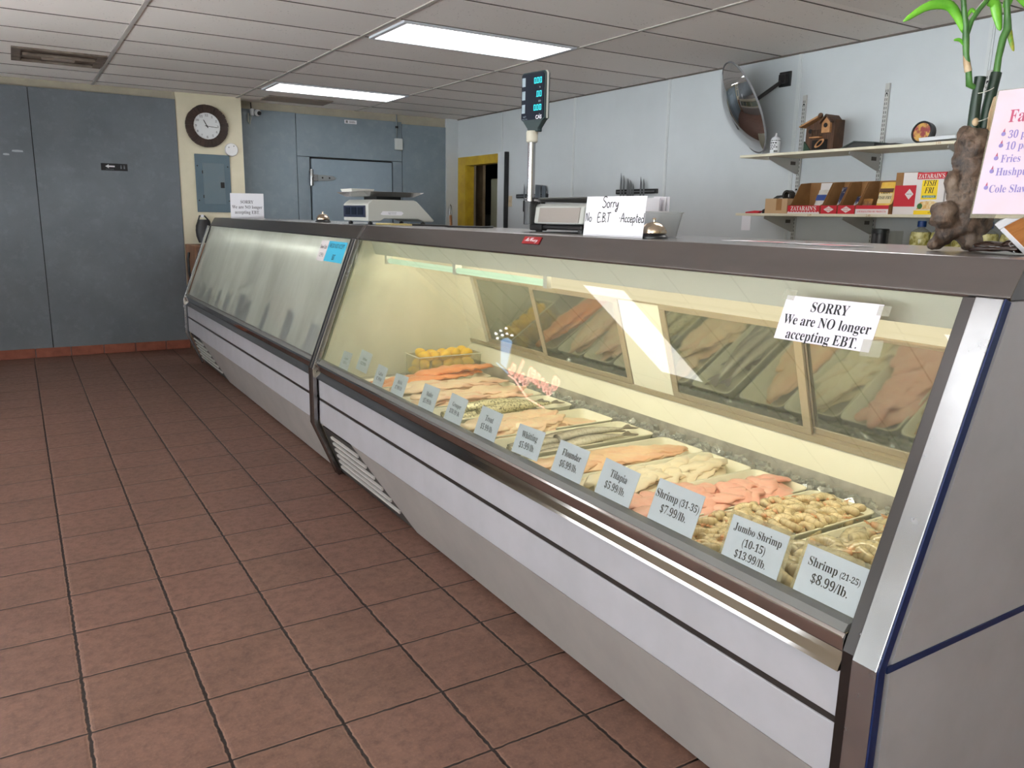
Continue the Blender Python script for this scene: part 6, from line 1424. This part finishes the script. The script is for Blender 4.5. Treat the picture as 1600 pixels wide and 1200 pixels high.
# small camera on the ceiling edge of the cold room
t = thing('security_camera', 'small white camera with a dark eye high on the cold room wall', 'camera', (2.27, 8.90, 2.42))
build('mount', MB().box(2.225, 2.255, 8.86, 8.92, 2.385, 2.455), M('camera_white', hexc((210, 214, 218)), 0.4), t, bevel=0.005)
build('ball', MB().ball((2.290, 8.855, 2.415), 0.034, 16, 10), M('camera_ball_white', hexc((214, 216, 220)), 0.3), t, smooth=60)
build('lens', MB().lathe([(0.022, 0.026), (0.020, 0.036), (0.0005, 0.038)], n=18, m=frame((2.290, 8.855, 2.415), (0.9, 0.3, 0), (0.05, -0.2, 1)), cap=False), m_black, t, smooth=40)
build('cable', MB().tube([(2.238, 8.90, 2.40), (2.235, 8.90, 2.47), (2.24, 8.93, 2.52)], 0.006, 8), m_dark, t)
cable('spare_cable_loop', [(2.205, 8.905, 2.41), (2.20, 8.900, 2.33), (2.215, 8.900, 2.30), (2.23, 8.900, 2.36), (2.225, 8.905, 2.41)], 0.007, M('pale_grey_cable', hexc((160, 164, 160)), 0.6), 'loop of spare grey cable hanging below the dome camera')
# cold room door
t = thing('cold_room_door', 'wide pale blue cold room door with a strap hinge', 'door', (3.34, 8.95, 0.0))
build('door_leaf', MB().box(2.866, 3.822, 8.90, 8.955, 0.05, 1.985), m_blue_door, t, bevel=0.008, seg=3)
build('gasket', MB().box(2.852, 3.836, 8.945, 8.962, 0.04, 2.0), m_dark, t)
hg = MB().prism([(2.905, 1.745), (3.06, 1.752), (3.12, 1.765), (3.135, 1.785), (3.11, 1.803), (3.02, 1.812), (2.905, 1.812)], 8.888, 8.902)
build('hinge_strap', hg, M('hinge_zinc', (0.42, 0.45, 0.47), 0.35, 1.0), t, bevel=0.003)
build('hinge_barrel', MB().lathe([(0.020, 1.69), (0.022, 1.70), (0.022, 1.86), (0.020, 1.87)], (2.855, 8.885, 0), 14), m_chrome, t, smooth=40)
build('hinge_link', MB().box(2.845, 2.93, 8.882, 8.900, 1.745, 1.815), m_chrome, t, bevel=0.003)
for x in (2.98, 3.06): build('hinge_bolt', MB().ball((x, 8.886, 1.782), (0.010, 0.005, 0.010), 8, 6), m_dark, t)
# junction box and conduit, small plate
t = thing('junction_box', 'white junction box with a conduit up to the ceiling beside the cold room door', 'box', (3.905, 8.92, 2.2))
build('box_body', MB().box(3.862, 3.950, 8.875, 8.9195, 2.135, 2.262), M('junction_white', hexc((206, 210, 208)), 0.5), t, bevel=0.004)
build('conduit', MB().tube([(3.885, 8.90, 2.262), (3.885, 8.90, 2.528)], 0.008, 8), M('conduit_grey', hexc((110, 118, 122)), 0.4), t, smooth=60)
build('coupling', MB().lathe([(0.016, 2.375), (0.016, 2.40)], (3.885, 8.90, 0), 10), m_dark, t)
t = thing('maker_plate', 'small white printed plate above the cold room door', 'sign', (3.33, 8.92, 2.40))
build('plate', MB().box(3.262, 3.404, 8.914, 8.9195, 2.385, 2.425), m_paper, t)
build('plate_print', MB().box(3.275, 3.30, 8.913, 8.914, 2.392, 2.418).box(3.315, 3.39, 8.913, 8.914, 2.396, 2.402).box(3.315, 3.38, 8.913, 8.914, 2.408, 2.414), M('plate_ink_grey', hexc((130, 130, 130)), 0.7), t)
# wooden stand with a dark cord, and the black bag behind the counter end
t = thing('wooden_stand', 'brown wooden stand against the pillar behind the far case end', 'cabinet', (1.62, 8.45, 0))
m_ws = M('brown_stand_wood', hexc((150, 110, 84)), 0.6, c2=hexc((126, 90, 66)), ns=5, stretch=(1, 1, 0.2))
build('side_panel', MB().box(1.462, 1.482, 8.20, 8.69, 0, 1.045), m_ws, t)
build('top_board', MB().box(1.462, 2.05, 8.20, 8.69, 1.045, 1.065), m_ws, t, bevel=0.002)
build('front_panel', MB().box(1.482, 2.03, 8.22, 8.24, 0, 1.045), m_ws, t)
build('side_panel', MB().box(2.03, 2.05, 8.20, 8.69, 0, 1.045), m_ws, t)
build('cord_loop', MB().tube([(1.452, 8.45, 0.99), (1.440, 8.44, 0.92), (1.442, 8.43, 0.80), (1.452, 8.46, 0.72), (1.444, 8.48, 0.80), (1.442, 8.48, 0.92), (1.452, 8.47, 0.99)], 0.009, 8), m_black, t, smooth=60)
t = thing('black_bag', 'black bag hanging on the pillar behind the far case end', 'bag', (1.60, 8.62, 1.07))
def bagf(u, a):
    w = 0.075*(0.75+0.35*math.sin(PI*u)); return V((1.64+w*math.cos(a)+0.006*noise.noise(V((u*6, a, 1))), 8.625+0.05*math.sin(a), 1.08+0.23*u))
mb = MB(); ring_mesh(mb, 12, 16, bagf); build('bag_body', mb, M('black_nylon', (0.02, 0.02, 0.024), 0.5, bump=0.4, bs=60), t, smooth=50)
build('strap', MB().tube([(1.59, 8.62, 1.30), (1.61, 8.66, 1.345), (1.66, 8.66, 1.345), (1.69, 8.62, 1.30)], 0.008, 8), m_black, t, smooth=60)
build('hook', MB().lathe([(0.010, 0.0), (0.010, 0.05), (0.016, 0.055)], n=10, m=frame((1.635, PYF, 1.345), (1, 0, 0), (0, 0, 1))), m_paper, t, smooth=40)
# wooden-handled tool standing behind the counter
t = thing('long_handled_brush', 'wooden handled brush standing on end in the far corner behind the counter', 'brush', (4.42, 8.55, 0.0))
build('handle', MB().tube([(4.44, 8.56, 0.0), (4.42, 8.56, 1.30), (4.415, 8.56, 1.40)], [0.014, 0.016, 0.018], 10), M('brush_handle_wood', hexc((176, 124, 84)), 0.5), t, smooth=60)
build('metal_loop', MB().tube([(4.400, 8.56, 1.40), (4.402, 8.56, 1.50), (4.412, 8.56, 1.525), (4.424, 8.56, 1.50), (4.430, 8.56, 1.40)], 0.006, 8), m_chrome, t, smooth=60)

# ================================================================== neon sign on the shop side, seen only mirrored in the case glass
m_red_neon = light_mat('red_neon_glow', (1.0, 0.42, 0.38), 12.0); m_red_halo = light_mat('red_neon_halo', (1.0, 0.06, 0.05), 3.0); m_blue_neon = light_mat('blue_neon_glow', (0.30, 0.55, 1.0), 5.0); m_white_neon = light_mat('white_neon_bead', (1.0, 0.95, 0.95), 16.0)
nm_ = frame((-0.98, 6.0, 1.86), (1, 0, 0), (0, 0, 1))
t = thing('neon_sign', 'red neon script sign with a blue cup, mirrored in the case glass', 'neon sign', mtx=nm_)
def neon_outline(s, size):            # glass tubing bent round the letter shapes
    cu = bpy.data.curves.new('txt', 'FONT'); cu.body = SCRIPT(s); cu.size = size; cu.resolution_u = 3; cu.fill_mode = 'NONE'; cu.bevel_depth = 0.0034; cu.bevel_resolution = 1; cu.offset = -0.002
    ob = bpy.data.objects.new('txt', cu); COL.objects.link(ob); dg = bpy.context.evaluated_depsgraph_get(); dg.update()
    me = bpy.data.meshes.new_from_object(ob.evaluated_get(dg)); bpy.data.objects.remove(ob); bpy.data.curves.remove(cu); return me
mb = MB()
mb.add_mesh(neon_outline('Coca-', 0.25), nm_ @ T(-0.48, -0.02, 0.001) @ Matrix.Diagonal((0.60, 1.25, 1, 1))); mb.add_mesh(neon_outline('Cola', 0.25), nm_ @ T(-0.20, -0.11, 0.001) @ Matrix.Diagonal((0.58, 1.2, 1, 1)))
build('neon_script', mb, m_red_neon, t, fixn=False)
mb = MB(); a_, b_ = glyphs(SCRIPT('Coca-'), 0.25, 0.006), glyphs(SCRIPT('Cola'), 0.25, 0.006)
mb.add_mesh(a_, nm_ @ T(-0.48, -0.02, -0.006) @ Matrix.Diagonal((0.60, 1.25, 1, 1))); mb.add_mesh(b_, nm_ @ T(-0.20, -0.11, -0.006) @ Matrix.Diagonal((0.58, 1.2, 1, 1)))
o = build('neon_halo_letters', mb, m_red_halo, t, fixn=False); so = o.modifiers.new('thick', 'SOLIDIFY'); so.thickness = 0.006  # added letters glow red behind the tubing to imitate its halo
build('neon_swoosh', MB().tube([nm_ @ V((-0.47, -0.13, 0)), nm_ @ V((-0.25, -0.17, 0)), nm_ @ V((-0.02, -0.12, 0)), nm_ @ V((0.06, -0.13, 0))], 0.007, 8), m_red_neon, t, smooth=60)
build('neon_cup', MB().prism([(0.12, -0.10), (0.20, -0.10), (0.34, 0.06), (0.30, 0.12), (0.24, 0.12)], -0.004, 0.004, 'z', nm_), m_blue_neon, t)
build('neon_cup_foot', MB().tube([nm_ @ V((0.08, -0.12, 0)), nm_ @ V((0.24, -0.12, 0))], 0.008, 8), m_blue_neon, t, smooth=60)
for x, z in ((0.28, 0.16), (0.33, 0.14), (0.37, 0.17), (0.36, 0.10), (0.40, 0.12), (0.38, 0.05), (0.42, 0.07)):
    build('neon_bubble', MB().ball(nm_ @ V((x, z, 0)), 0.011, 10, 8), m_white_neon, t, smooth=60)
build('backing_board', MB().box(-0.52, 0.48, -0.2, 0.2, -0.03, -0.02, nm_), m_black, t)
for x in (-0.40, 0.36): build('hanging_chain', MB().tube([nm_ @ V((x, 0.2, -0.025)), nm_ @ V((x, CZ-1.86, -0.025))], 0.004, 6), m_chrome, t)
